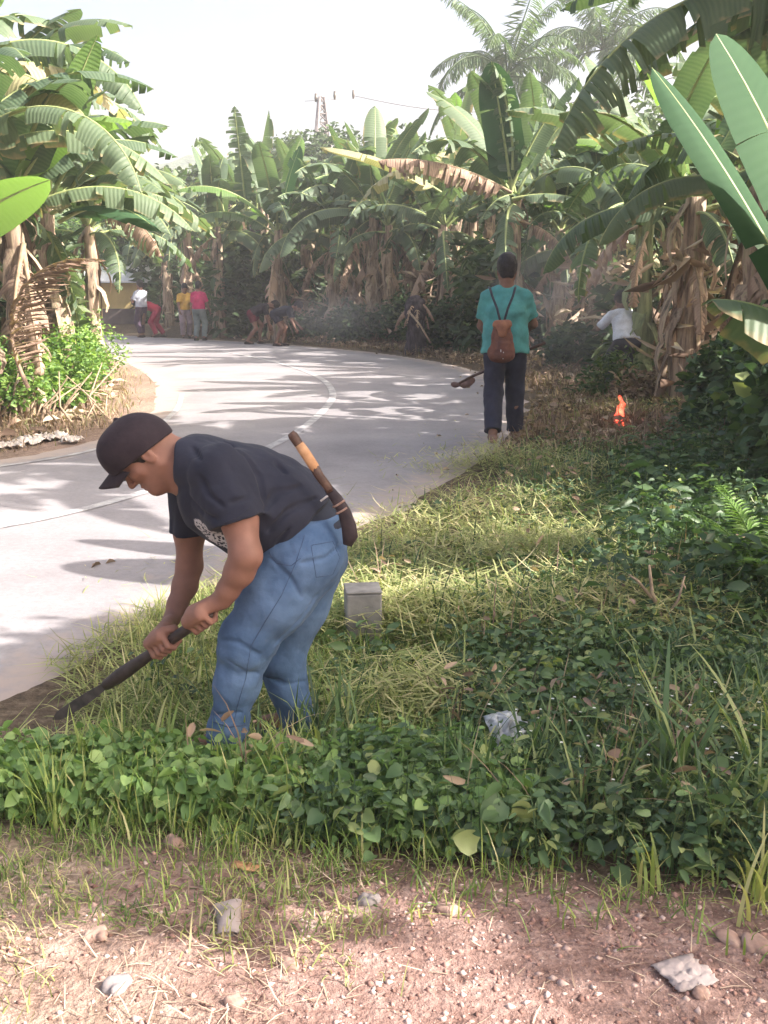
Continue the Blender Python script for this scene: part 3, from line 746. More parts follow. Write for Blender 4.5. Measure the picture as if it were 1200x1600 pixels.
    def wj(X, Y, Z):
        d = .0030 * wsum(X, Y, Z) + .0012 * wfine(X, Y, Z)
        for kk, am, sg in ((kn, .008, .010), (kf, .008, .010), (P(358, 1125, 3.02), .009, .006), (P(466, 1108, 3.24), .009, .006), (P(440, 885, 3.05), .006, .012), (P(500, 905, 3.1), .005, .008)):
            r2 = (X - kk[0]) ** 2 + (Y - kk[1]) ** 2 + (Z - kk[2] + .01) ** 2
            d = d + am * np.exp(-r2 / sg) * wfine(X, Y, Z)
        return d
    V, F = j.mesh(.012); groove(j, V, F, [
        [(348, 1000), (372, 1004), (404, 1022)], [(352, 1026), (384, 1050), (404, 1052)], [(424, 872), (452, 900), (470, 934)], [(534, 850), (508, 872), (470, 880)],
        [(494, 930), (470, 966), (430, 1006)], [(412, 1056), (446, 1070), (484, 1062)], [(338, 1118), (380, 1112)]], .0042, .012)
    V, F = j.mesh(.0045, wj); jn = mobj('jeans', np_mesh('jeans', V - O, F, [M['jeans']]), root)
    trace(V, F, jn, O, [[(476, 836), (462, 880), (440, 930), (412, 975), (392, 1010), (384, 1060), (372, 1100), (364, 1136)]], .0013, 'seam', 'stitch')
    trace(V, F, jn, O, [[(486, 852), (520, 846), (531, 872), (520, 898), (494, 902), (486, 852)]], .0012, 'pocket', 'stitch')
    trace(V, F, jn, O, [[(420, 862), (432, 880), (455, 884), (470, 872)]], .0012, 'pocket', 'stitch')
    trace(V, F, jn, O, [[(334, 1128), (358, 1136), (384, 1132)]], .0026, 'hem', 'stitch')
    for a in (nA, fA):
        so = SDF(); so.rc(a + np.array([.03, 0, -.065]), a + np.array([-.16, 0, -.072]), .044, .036, .02, cut=[((0, 0, a[2] - .098), (0, 0, -1))])
        so.rc(a + np.array([.01, 0, -.02]), a + np.array([-.05, 0, -.06]), .046, .04, .03)
        sdf_obj('shoe', so, .007, M['shoe'], root, O)
    # the bush blade in his hands
    t = empty('grass_cutter', tuple(on(1.0)), 0, 'dark long handled grass blade swung low in both hands of the man in the cap', 'blade tool')
    T = np.array(on(1.0))
    mb = MB(); a0 = on(-.035); pts = [Vector(a0 + (on(1) - a0) * k / 8 - T) for k in range(9)]
    mb.tube(pts, [.0150, .0165, .0165, .0162, .0165, .019, .022, .023, .018], 12, wob=.03); mb.build('handle', M['darkwood'], t)
    mb = MB(); q = Vector(hd); sd = Vector((0, .3, -.95)); prof = []
    for k in range(12):
        s_ = k / 11; c = q * (.20 * s_) + Vector((-.06, 0, -.03)) * (s_ * s_) + Vector((0, -.02, 0)) * s_
        wd = .020 + .016 * math.sin(s_ * 2.6); prof.append((c, wd * (1 if k < 11 else .2)))
    V = []; F = []
    for c, wd in prof:
        n_ = Vector((-.5, .2, .8)).normalized(); V += [c + n_ * wd * .5, c - n_ * wd * .5 + Vector((0, .0015, 0)), c - n_ * wd * .5 - Vector((0, .0015, 0)), c + n_ * wd * .5 + Vector((0, -.003, 0))]
    for k in range(11):
        for m_ in range(4): F.append([k * 4 + m_, k * 4 + (m_ + 1) % 4, k * 4 + 4 + (m_ + 1) % 4, k * 4 + 4 + m_])
    F += [[0, 1, 2, 3], [47, 46, 45, 44]]
    mb.add(V, F); mb.build('blade', M['steel'], t, smooth=False)
    # machete in a sheath tied at the back of his waist
    s0 = P(543, 846, 3.02)
    t = empty('machete', tuple(s0), 0, 'sheathed machete with worn wooden handle tied behind the waist of the man in the cap', 'machete')
    L_ = lambda u_, v_: Vector(P(u_, v_, 3.02) - s0)
    mb = MB(); mb.tube([L_(454, 676), L_(458, 681), L_(466, 693), L_(478, 708)], [.011, .0155, .0140, .0135], 12, wob=.04); mb.build('grip_end', M['darkwood2'], t)
    mb = MB(); mb.tube([L_(467, 694), L_(477, 708), L_(490, 728), L_(494, 735)], [.0145, .0160, .0160, .014], 12, wob=.03); mb.build('handle', M['wood'], t)
    mb = MB(); mb.tube([L_(490, 728), L_(500, 745), L_(513, 762), L_(516, 768)], [.0150, .0145, .0135, .012], 12, wob=.04); mb.build('ferrule', M['darkwood2'], t)
    mb = MB(); mb.tube([L_(513, 763), L_(526, 780), L_(538, 800), L_(545, 822), L_(547, 838), L_(543, 852)], [.014, .018, .020, .023, .024, .014], 12, flat=(Vector((0, 1, 0)), .5)); mb.build('sheath', M['sheath'], t)
    mb = MB(); mb.tube([L_(501, 783), L_(510, 776), L_(520, 772), L_(530, 782)], [.0035] * 4, 6); mb.build('cord', M['cord'], t)
    for f_ in (.2, .5):
        mb = MB(); c = L_(526 + 16 * f_, 780 + 35 * f_); d_ = Vector((.5, 0, -.8)).normalized()
        mb.tube([c - d_ * .003, c + d_ * .003], [.022, .022], 12, flat=(Vector((0, 1, 0)), .55)); mb.build('binding', M['cord2'], t)
M['cap'] = fabric('dark cap cloth', (.018, .013, .018), (.032, .024, .03), 8, .25)
def tee_mat():
    m = fabric('washed black t-shirt', (.016, .018, .030), (.028, .031, .048), 3, .6)
    N, L = m.node_tree.nodes, m.node_tree.links; b = N['Principled BSDF']
    g0 = PG(420, 1172, .01); c = np.array(PY(334, 834, 3.02)) - np.array((g0.x, g0.y, .01))
    tc = N.new('ShaderNodeTexCoord')
    vm = N.new('ShaderNodeVectorMath'); vm.operation = 'SUBTRACT'; L.new(tc.outputs['Object'], vm.inputs[0]); vm.inputs[1].default_value = tuple(c)
    rt = N.new('ShaderNodeVectorRotate'); rt.rotation_type = 'Y_AXIS'; rt.inputs['Angle'].default_value = R(-38); L.new(vm.outputs[0], rt.inputs['Vector'])
    sc2 = N.new('ShaderNodeVectorMath'); sc2.operation = 'MULTIPLY'; L.new(rt.outputs[0], sc2.inputs[0]); sc2.inputs[1].default_value = (1 / .075, 1 / .14, 1 / .03)
    ln = N.new('ShaderNodeVectorMath'); ln.operation = 'LENGTH'; L.new(sc2.outputs[0], ln.inputs[0])
    ri_ = ramp(N, [(0, (1, 1, 1)), (.46, (1, 1, 1)), (.5, (0, 0, 0))]); hf = N.new('ShaderNodeMath'); hf.operation = 'MULTIPLY'; hf.inputs[1].default_value = .5
    L.new(ln.outputs['Value'], hf.inputs[0]); L.new(hf.outputs[0], ri_.inputs['Fac'])
    vn = N.new('ShaderNodeTexVoronoi'); vn.inputs['Scale'].default_value = 95; L.new(tc.outputs['Object'], vn.inputs['Vector'])
    rv = ramp(N, [(.35, (0, 0, 0)), (.5, (1, 1, 1))]); L.new(vn.outputs['Distance'], rv.inputs['Fac'])
    mu = N.new('ShaderNodeMath'); mu.operation = 'MULTIPLY'; L.new(ri_.outputs['Color'], mu.inputs[0]); L.new(rv.outputs['Color'], mu.inputs[1])
    old = b.inputs['Base Color'].links[0].from_socket
    mx = N.new('ShaderNodeMix'); mx.data_type = 'RGBA'; L.new(mu.outputs[0], mx.inputs[0]); L.new(old, mx.inputs[6]); mx.inputs[7].default_value = (.42, .41, .43, 1)
    L.new(mx.outputs[2], b.inputs['Base Color']); return m
M['tee'] = tee_mat()
M['stitch'] = fabric('jeans stitching', (.035, .06, .115), (.06, .09, .16), 40, .2)
M['tail'] = fabric('dark shirt tail', (.02, .024, .036), (.034, .04, .06), 4, .5)
M['jeans'] = fabric('blue jeans', (.045, .085, .165), (.095, .155, .265), 6, .5)
M['shoe'] = mat_noise('dark shoe', [(.3, (.02, .03, .06)), (.7, (.05, .06, .10))], 12, .7, .2)
M['darkwood'] = mat_noise('dark worn handle', [(.3, (.022, .016, .016)), (.7, (.06, .045, .042))], 20, .6, .4, .004, stretch=(1, 1, 1))
M['darkwood2'] = mat_noise('dark wood', [(.3, (.04, .02, .018)), (.7, (.12, .07, .05))], 30, .5, .4, .004)
M['wood'] = mat_noise('honey wood', [(.3, (.34, .17, .08)), (.7, (.55, .32, .17))], 25, .5, .2, .003)
M['steel'] = mat_noise('rusted steel', [(.3, (.03, .026, .026)), (.7, (.085, .07, .065))], 30, .5, .3, .003)
M['sheath'] = mat_noise('dark sheath', [(.3, (.012, .008, .012)), (.7, (.05, .035, .04))], 18, .6, .5, .006)
M['cord'] = mat_noise('pale cord', [(.3, (.4, .38, .38)), (.7, (.6, .58, .58))], 60, .9, .4)
M['cord2'] = mat_noise('brown binding', [(.3, (.16, .09, .07)), (.7, (.32, .22, .18))], 60, .9, .4)
hero()

# ------------------------------------------------------------------ other people
def ik(a, b, l1, l2, pole):
    a = np.array(a, float); b = np.array(b, float); d = b - a; L_ = np.linalg.norm(d); mx = (l1 + l2) * .995
    if L_ > mx: b = a + d / L_ * mx; d = b - a; L_ = mx
    d = d / L_; x = (l1 * l1 - l2 * l2 + L_ * L_) / (2 * L_); h = math.sqrt(max(0, l1 * l1 - x * x))
    p = np.array(pole, float); p = p - d * (p @ d); p /= np.linalg.norm(p) + 1e-9
    return a + d * x + p * h, b
def human(u_, v_, Y_, heading, label, o, group=None, h=.014, base=None):
    """one figure: forward is local +x.  o: lean (deg), pel (pelvis height), hands, feet, colours"""
    p = base if base is not None else PY(u_, v_, Y_)
    z0 = p.z
    S = o.get('s', 1.0)
    root = empty('person', tuple(p), heading, label, 'person', group)
    lean = R(o.get('lean', 3)); pel = np.array([o.get('px', 0), 0, o.get('pel', .90)])
    fw = np.array([1., 0, 0]); up = np.array([0, 0, 1.]); lf = np.array([0, 1., 0])
    sp = np.array([math.sin(lean), 0, math.cos(lean)]); sf = np.array([math.cos(lean), 0, -math.sin(lean)])
    chest = pel + sp * .30 + sf * -.01; nb = pel + sp * .50
    hl = R(o.get('head', 5)); hu = np.array([math.sin(hl), 0, math.cos(hl)]); hf = np.array([math.cos(hl), o.get('turn', 0), -math.sin(hl)])
    hc = nb + (sp * .5 + hu * .5) * .19 + hf * .01
    b = SDF()
    head(b, hc, hf, hu, nk=nb - sp * .01, sc_=1.10)
    b.chain([nb - sp * .03, chest, pel + sp * .12, pel], [.075, .105, .098, .10], .05, (lf, 1.35))
    arms = []; legs = []
    for q, hk, ek in ((1, 'hl', 'el'), (-1, 'hr', 'er')):
        shp = nb - sp * .06 + lf * q * .175
        hd = np.array(o.get(hk, (.08, .26 * q, .80)), float)
        e, w_ = ik(shp, hd, .285, .25, o.get(ek, (-1, .5 * q, -.2)))
        b.chain([shp, (shp + e) / 2, e], [.052, .046, .038], .03); b.chain([e, (e + w_) / 2, w_], [.040, .035, .026], .02)
        dr = unit(w_ - e); sd = unit(np.cross(dr, lf * q + .01)); 
        b.rc(w_, w_ + dr * .07, .026, .034, .015, (lf, .7)); 
        for k_ in range(4):
            c = w_ + dr * .085 + sd * (k_ - 1.5) * .018; tip = dr * (.065 if k_ in (1, 2) else .052) - lf * q * .03
            b.chain([c, c + tip * .55, c + tip - lf * q * .02], [.0105, .0095, .008], .004)
        b.chain([w_ + dr * .03 + sd * -.028, w_ + dr * .07 + sd * -.05 - lf * q * .012, w_ + dr * .10 + sd * -.048 - lf * q * .02], [.014, .012, .009], .006)
        arms.append((shp, e, w_))
    for q, fk in ((1, 'fl'), (-1, 'fr')):
        hp = pel + lf * q * .095; an = np.array(o.get(fk, (0, .12 * q, .09)), float); an[2] = max(an[2], .08)
        kn_, an = ik(hp, an, .44, .42, o.get('knee', (1, .1 * q, 0)))
        b.chain([hp, kn_, (kn_ * .6 + an * .4) + np.array([-.02, 0, 0]), an], [.085, .056, .055, .036], .03)
        b.rc(an, an + np.array([.13, q * .02, -.055]), .036, .026, .02); b.rc(an, an + np.array([-.04, 0, -.05]), .036, .03, .02)
        legs.append((hp, kn_, an))
    col = lambda n, c: M.setdefault(n, fabric(n, tuple(x * .8 for x in c), tuple(min(1, x * 1.25) for x in c), 6, .35))
    Vb, F = b.mesh(h); mobj('body', np_mesh('body', Vb, F, [M['skin_far']]), root)
    # hair or hat
    A = [unit(hf), None, None]; A[2] = unit(hu - A[0] * (hu @ A[0])); A[1] = np.cross(A[2], A[0])
    hs = SDF(); Pk = lambda a, b_, c: hc + A[0] * a + A[1] * b_ + A[2] * c
    if o.get('hat'):
        hs.el(Pk(-.01, 0, .035), (.126, .104, .116), A, .01, cut=[(Pk(0, 0, .02), -A[2])])
        hs.rc(Pk(.08, -.03, .03), Pk(.08, .03, .03), .05, .05, .02, (A[2], .2)); hs.rc(Pk(.12, 0, .022), Pk(.15, 0, .018), .05, .045, .02, (A[2], .12))
        Vh, F = hs.mesh(.010); mobj('cap', np_mesh('cap', Vh, F, [col('cap ' + o['hat'][0], o['hat'][1])]), root)
    hs = SDF()
    hs.el(Pk(-.014, 0, .032), (.120, .093, .114), A, .01, cut=[(Pk(.055, 0, .0), A[0] - A[2] * .9), (Pk(-.02, 0, -.075), -unit(A[2]))])
    hs.rc(Pk(-.07, -.03, -.05), Pk(-.07, .03, -.05), .036, .036, .03, None, [(Pk(0, 0, -.085), -A[2])])
    if not o.get('hat'): hs.rc(Pk(.02, 0, .085), Pk(-.03, 0, .09), .056, .064, .04)
    fz = wrinkle_field(4, 8, (60, 160), (1, 1, 1))
    Vh, F = hs.mesh(.010, lambda X, Y, Z: .005 * fz(X, Y, Z)); mobj('hair', np_mesh('hair', Vh, F, [M['hair']]), root)
    # shirt
    sh = SDF(); loose = o.get('loose', .018); bot = pel + sp * o.get('shirt_to', .02)
    sh.chain([nb - sp * .05, chest, pel + sp * .12, bot + sp * .02], [.075 + loose, .108 + loose, .10 + loose * 1.5, .118 + loose * 1.6], .05, (lf, 1.36), cut=[(bot, -sp), (nb + sp * .035, sp)])
    sh.rc(nb - sp * .03 + lf * .09, nb - sp * .03 - lf * .09, .062, .062, .05, None, [(nb + sp * .035, sp)])
    for (s_, e, w_) in arms:
        f_ = o.get('sleeve', .75); 
        if f_ <= 1: end = s_ + (e - s_) * f_; sh.rc(s_, s_ + (e - s_) * (f_ + .12), .068, .064, .05, None, [(end, unit(e - s_))])
        else: sh.rc(s_, e, .068, .056, .04); sh.rc(e, w_, .054, .042, .02, None, [(w_ - unit(w_ - e) * .02, unit(w_ - e))])
    wf = wrinkle_field(int(abs(u_)), 8, (22, 90), (1, .8, 1))
    Vs, F = sh.mesh(h * .9, lambda X, Y, Z: .008 * wf(X, Y, Z)); mobj('shirt', np_mesh('shirt', Vs, F, [col(*o['shirt'])]), root)
    # trousers or shorts
    tr = SDF(); to = o.get('leg_to', .93)
    tr.chain([pel + sp * .09, pel], [.115, .122], .04, (lf, 1.3), cut=[(pel + sp * .07, sp)])
    for hp, kn_, an in legs:
        tr.rc(hp, kn_, .106, .086, .05, None, [(kn_ * .55 + hp * .45, unit(kn_ - hp))] if to < .5 else None)
        if to >= .5:
            end = kn_ + (an - kn_) * to; tr.rc(kn_, an + (an - kn_) * .08, .086, o.get('cuff', .070), .03, None, [(end, unit(an - kn_))])
    Vt, F = tr.mesh(h * .9, lambda X, Y, Z: .008 * wf(Z, X, Y)); mobj('trousers' if to > .5 else 'shorts', np_mesh('trousers', Vt, F, [col(*o['legs'])]), root)
    for hp, kn_, an in legs:
        so = SDF(); so.rc(an + np.array([-.05, 0, -.06]), an + np.array([.15, 0, -.064]), .042, .036, .02, None, [((0, 0, an[2] - .088), (0, 0, -1))]); so.rc(an + np.array([-.01, 0, -.03]), an + np.array([.06, 0, -.055]), .044, .036, .02)
        Vt, F = so.mesh(.012); mobj('shoe', np_mesh('shoe', Vt, F, [col('boot ' + o.get('shoe', ('dark', (.04, .03, .03)))[0], o.get('shoe', ('dark', (.04, .03, .03)))[1])]), root)
    root.scale = (S, S, S)
    return root, dict(nb=nb, sp=sp, sf=sf, pel=pel, chest=chest, arms=arms, hc=hc, legs=legs)

PI = math.pi
# man in the teal shirt walking away along the road edge
base = PG(786, 694, .02)
AWAY = PI / 2 - .06
tl, tj = human(786, 694, 0, AWAY, 'man in teal t-shirt and dark trousers walking away along the road edge with a backpack',
    dict(s=1.03, lean=4, head=8, hl=(.34, .14, 1.00), hr=(.32, -.14, 1.00), el=(-.5, .55, -.6), er=(-.5, -1.0, -.3), fl=(-.24, .11, .14), fr=(.20, -.12, .085), knee=(1, 0, 0),
         shirt=('teal t-shirt', (.07, .25, .245)), legs=('dark patched trousers', (.028, .03, .05)), shoe=('brown', (.20, .12, .10)), loose=.028, shirt_to=-.07, pel=.93, cuff=.075, leg_to=.95, sleeve=.72),
    h=.0085, base=base)
def loc_to_world(root, v): 
    return root.matrix_basis @ Vector(v)
bpy.context.view_layer.update()
# his backpack, a thing of its own
bk = empty('backpack', tuple(loc_to_world(tl, (-.30, .05, 1.06))), AWAY, 'small brown drawstring backpack with dark straps on the back of the man in teal', 'backpack')
M['pack'] = mat_noise('brown pack cloth', [(.3, (.07, .03, .025)), (.5, (.15, .06, .04)), (.7, (.09, .04, .035))], 9, .85, .6, .02)
M['pack_top'] = mat_noise('orange brown flap', [(.3, (.19, .075, .045)), (.7, (.30, .13, .07))], 14, .7, .5, .01)
M['strap'] = mat_noise('dark strap', [(.3, (.02, .02, .03)), (.7, (.05, .05, .07))], 30, .8, .2)
s_ = SDF(); s_.rc((.02, 0, .02), (.01, 0, -.16), .085, .115, .05, ((1, 0, 0), .72)); s_.rc((.0, -.06, -.20), (.0, .06, -.20), .055, .055, .05)
wf = wrinkle_field(77, 8, (30, 110), (1, 1, 1)); Vp, Fp = s_.mesh(.008, lambda X, Y, Z: .009 * wf(X, Y, Z)); mobj('bag', np_mesh('bag', Vp, Fp, [M['pack']]), bk)
s_ = SDF(); s_.rc((-.01, -.05, .075), (-.01, .05, .075), .040, .040, .03, ((1, 0, 0), .9)); s_.rc((-.045, 0, .05), (-.05, 0, .0), .045, .04, .03, ((1, 0, 0), .6))
Vp, Fp = s_.mesh(.008, lambda X, Y, Z: .006 * wf(X, Y, Z)); mobj('flap', np_mesh('flap', Vp, Fp, [M['pack_top']]), bk)
for q in (-1, 1):
    mb = MB(); mb.tube([(.03, q * .012, .08), (.05, q * .05, .22), (.075, q * .095, .33), (.12, q * .115, .40), (.20, q * .125, .41)], .011, 6, flat=(Vector((1, 0, 0)), .4)); mb.build('strap', M['strap'], bk)
mb = MB(); mb.tube([(-.05, -.012, -.09), (-.07, -.012, -.18), (-.065, -.01, -.24)], .006, 6); mb.tube([(-.05, .012, -.09), (-.07, .012, -.16), (-.065, .01, -.22)], .006, 6); mb.build('drawstring', M['cord'], bk)
# long hoe carried low across his body
e0 = PY(852, 536, 10.05); e1 = PY(716, 600, 10.35)
ho = empty('hoe', tuple(e1), 0, 'long handled hoe with a dark clump of weeds carried low by the man in teal', 'hoe')
mb = MB(); dd = e0 - e1; mb.tube([dd * (k / 7) + Vector((0, 0, .012 * math.sin(k * 1.3))) for k in range(8)], [.014] * 7 + [.016], 8); mb.build('handle', M['darkwood2'], ho)
M['rust'] = mat_noise('rusty iron', [(.3, (.09, .05, .045)), (.7, (.2, .12, .10))], 20, .8, .4, .005)
s_ = SDF(); s_.el((.10, 0, .02), (.075, .05, .042), [unit((1, 0, .45)), (0, 1, 0), unit((-.45, 0, 1))], .01); Vp, Fp = s_.mesh(.008, lambda X, Y, Z: .012 * wf(X, Y, Z)); mobj('blade', np_mesh('blade', Vp, Fp, [M['rust']]), ho)
s_ = SDF(); s_.el((-.035, 0, -.005), (.038, .035, .025), np.eye(3), .01); s_.rc((-.03, 0, -.005), (.07, 0, .01), .012, .014, .01); Vp, Fp = s_.mesh(.007, lambda X, Y, Z: .008 * wf(X, Y, Z)); mobj('socket', np_mesh('socket', Vp, Fp, [M['rust']]), ho)

white = ('white shirt', (.62, .64, .72)); dark = ('dark trousers', (.03, .03, .045))
b_ = PY(977, 560, 15.0); b_.z = gz(b_.x, b_.y)
human(976, 560, 15.2, PI / 2 + .1, 'man in white long shirt leaning beside the green banana trunk on the right', dict(s=1.0, lean=30, head=30, pel=.72, px=-.05, hl=(.50, .16, 1.02), hr=(.50, -.12, 1.0), fl=(.1, .14, .09), fr=(-.12, -.12, .09), shirt=white, legs=dark, hat=('dark', (.03, .03, .035)), sleeve=.85), base=b_, h=.013)
FAR = 'people clearing the far verge'
def far_base(u, v, Y):
    p = PY(u, v, Y); d, _ = road_d(np.array([p.x]), np.array([p.y])); p.z = max(gz(p.x, p.y), .0) if d[0] > .2 else .02; return p
human(1, 0, 0, PI * .80, 'man in pale grey shirt standing by the yellow wall at the far road end', dict(s=1.03, lean=2, hl=(.30, .12, 1.18), hr=(.34, -.1, 1.1), shirt=('grey shirt', (.36, .37, .42)), legs=('dusky trousers', (.06, .04, .06)), leg_to=.9, fl=(-.06, .1, .09), fr=(.1, -.1, .09)), FAR, base=far_base(223, 521, 33))
human(2, 0, 0, PI + .12, 'man in red bending forward beside the man in pale grey', dict(lean=68, head=88, pel=.86, px=.05, hl=(.52, .14, .42), hr=(.50, -.16, .38), fl=(.10, .14, .09), fr=(-.12, -.12, .09), shirt=('crimson shirt', (.36, .035, .06)), legs=('crimson trousers', (.27, .03, .06))), FAR, base=far_base(250, 518, 33.3))
human(7, 0, 0, PI * .1 - PI / 2, 'man in yellow-orange shirt facing the road behind the man in the magenta shirt', dict(s=.98, lean=12, head=22, hl=(.34, .16, .80), hr=(.32, -.2, .86), shirt=('amber shirt', (.52, .31, .07)), legs=('pale mauve trousers', (.26, .2, .22)), fl=(-.05, .12, .09), fr=(.12, -.1, .09)), FAR, base=far_base(290, 514, 32.6))
human(4, 0, 0, PI * .42, 'man in magenta shirt and grey trousers with his back to us at the far bend', dict(s=1.0, lean=3, head=6, hl=(.24, .22, .88), hr=(.2, -.27, .86), shirt=('magenta shirt', (.40, .03, .10)), legs=('grey green trousers', (.14, .17, .17)), fl=(-.04, .1, .09), fr=(.10, -.1, .09)), FAR, base=far_base(312, 529, 31))
human(5, 0, 0, .1, 'man in dark shirt and maroon shorts bending at the road edge, left of the two', dict(lean=66, head=92, pel=.84, px=-.08, hl=(.46, .14, .40), hr=(.44, -.16, .36), fl=(.14, .15, .09), fr=(-.20, -.13, .09), shirt=('black shirt', (.02, .016, .022)), legs=('maroon shorts', (.10, .02, .03)), leg_to=.3), FAR, base=far_base(398, 533, 29))
human(6, 0, 0, -.12, 'man in navy clothes and cap bending at the road edge, right of the two', dict(lean=74, head=50, pel=.84, px=-.14, hl=(.52, .1, .52), hr=(.46, -.16, .46), fl=(.04, .12, .09), fr=(-.10, -.10, .09), shirt=('navy shirt', (.013, .014, .026)), legs=('navy shorts', (.02, .02, .035)), leg_to=.3, hat=('black', (.015, .013, .018))), FAR, base=far_base(438, 540, 28))

# ------------------------------------------------------------------ banana plants
def banana_leaf(L, W, e0, bend, pet=.25, tear=.5, droop=18, seed=0, seg=26, dry=False, fold=12, side=None, taper=1.0, name='banana leaf'):
    "leaf starting at the origin towards +x; mesh with blade (slot 0) and midrib (slot 1)"
    r_ = random.Random(seed)
    n = seg; pts = [Vector((0, 0, 0))]; ang = R(e0); tot = pet + L
    step = tot / n; T = []
    yaw = 0
    for k in range(n):
        t = (k + .5) / n; a = R(e0) - R(bend) * (t ** 1.35); yaw += R(r_.uniform(-1.2, 1.2))
        d = Vector((math.cos(a) * math.cos(yaw), math.cos(a) * math.sin(yaw), math.sin(a))); T.append(d); pts.append(pts[-1] + d * step)
    T.append(T[-1])
    def frame(i):
        t = T[i]; lat = Vector((0, 1, 0)); lat = (lat - t * lat.dot(t)).normalized(); return t, lat, t.cross(lat)
    def at(x):
        x = max(0, min(n, x)); i = min(int(x), n - 1); f = x - i; return pts[i].lerp(pts[i + 1], f)
    i0 = pet / tot * n
    def width(s): # s 0..1 along the blade
        return W * .5 * (min(1, (s / .10)) ** .6) * (max(0, 1 - max(0, (s - .55) / .45) ** 2.4) ** .65) * (1 - .0 * s) * (1 if s < .985 else .5)
    V = []; UV = []; F = []; MI = []
    m = max(10, int(seg * 1.1))
    for q in (1, -1):
        lobes = []; s_ = 0
        while s_ < m:
            c = max(1, int(r_.expovariate(1 / (1.2 if tear > .8 else (2.2 if tear > .45 else (5 if tear > .15 else 14))))) + (0 if tear > .6 else 1)); e = min(m, s_ + c); lobes.append((s_, e)); s_ = e
        for (a, b) in lobes:
            dj = R(droop + r_.uniform(-1, 1) * (38 * tear + 4)); gap = tear * r_.uniform(.04, .32) if tear > .1 else 0
            ln = 1 - (r_.uniform(0, .45) * tear if dry or tear > .6 else r_.uniform(0, .12) * tear); sw = r_.uniform(.10, .32)
            tw = r_.uniform(-.3, .3) * tear
            base = len(V); nn = b - a + 1
            for k in range(a, b + 1):
                s = k / m; x = i0 + s * (n - i0); P0 = at(x); t, lat, nor = frame(min(int(x), n)); wdt = width(s) * ln
                fx = (k - a) / max(1, nn - 1)
                for r__ in range(4):
                    u = r__ / 3; dr = dj * (.35 + .65 * u) - R(fold) * (1 - u)
                    lv = lat * q * math.cos(dr) - nor * math.sin(dr)
                    pull = (fx - .5) * -gap * u * (L / m) * (nn - 1)
                    sag = Vector((0, 0, -1)) * (.10 * u * u * wdt * (1 + tear * 1.2) + (.25 * wdt * u * u if dry else 0))
                    P = P0 + lv * (wdt * u) + t * (sw * wdt * u + pull) + sag + nor * (tw * (fx - .5) * u * .12)
                    V.append(P); UV.append((q * u, s * L / 2.2))
            for k in range(nn - 1):
                for r__ in range(3):
                    i = base + k * 4 + r__; f = [i, i + 4, i + 5, i + 1]
                    F.append(f if q > 0 else f[::-1]); MI.append(0)
    # midrib and petiole
    ns = 5
    rb = len(V); stp = max(1, n // 13); ks = list(range(0, n + 1, stp))
    for k in ks:
        t, lat, nor = frame(k); f = k / n; r0 = (.030 * (1 - f) ** .8 + .003) * (W / .55) ** .5 * (1.0 if k > i0 else 1.15)
        for a in range(ns):
            an = 2 * math.pi * a / ns + .3; V.append(pts[k] + lat * math.cos(an) * r0 + nor * (math.sin(an) * r0 * .8 - r0 * .35)); UV.append((0, f))
    for k in range(len(ks) - 1):
        for a in range(ns): F.append([rb + k * ns + a, rb + k * ns + (a + 1) % ns, rb + (k + 1) * ns + (a + 1) % ns, rb + (k + 1) * ns + a]); MI.append(1)
    mats = [M['leaf_dry'], M['midrib_dry']] if dry else [M['leaf_green'], M['midrib']]
    me = np_mesh(name, [tuple(v) for v in V], [np.array(F)], mats, True, None, UV, MI)
    return me
def with_mat2(me, key):
    c = me.copy(); c.materials.clear(); c.materials.append(M[key]); return c
def with_mat(me, key):
    c = me.copy(); c.materials[0] = M[key]; return c
G_UP = [banana_leaf(1.7 + .1 * k, .44, 78 - 6 * k, 28 + 8 * k, .25, .25 + .1 * k, 8, 10 + k, 20) for k in range(3)]
G_MID = [banana_leaf(1.9 + .08 * k, .52, 58 - 5 * k, 75 + 9 * k, .28, (.45, .7, .85, 1.0, .8)[k], 16 + 4 * k, 20 + k, 22) for k in range(5)]
G_LOW = [banana_leaf(1.9, .50, 34 - 9 * k, 85 + 6 * k, .28, (.7, .95, .5, 1.0)[k], 30 + 6 * k, 30 + k, 22) for k in range(4)]
D_HANG = [banana_leaf(1.2 + .16 * k, .30 + .03 * k, (-15, -35, -25, -52, -30)[k], (65, 48, 60, 32, 54)[k], .3, 1.0 + .25 * (k % 3), (55, 70, 48, 60, 75)[k], 40 + k, 20, dry=True) for k in range(7) if k < 5]
Y_LOW = [with_mat(G_LOW[1], 'leaf_yellow'), with_mat(G_MID[3], 'leaf_yellow')]
FRESH = [with_mat(G_UP[0], 'leaf_fresh'), with_mat(G_MID[0], 'leaf_fresh')]
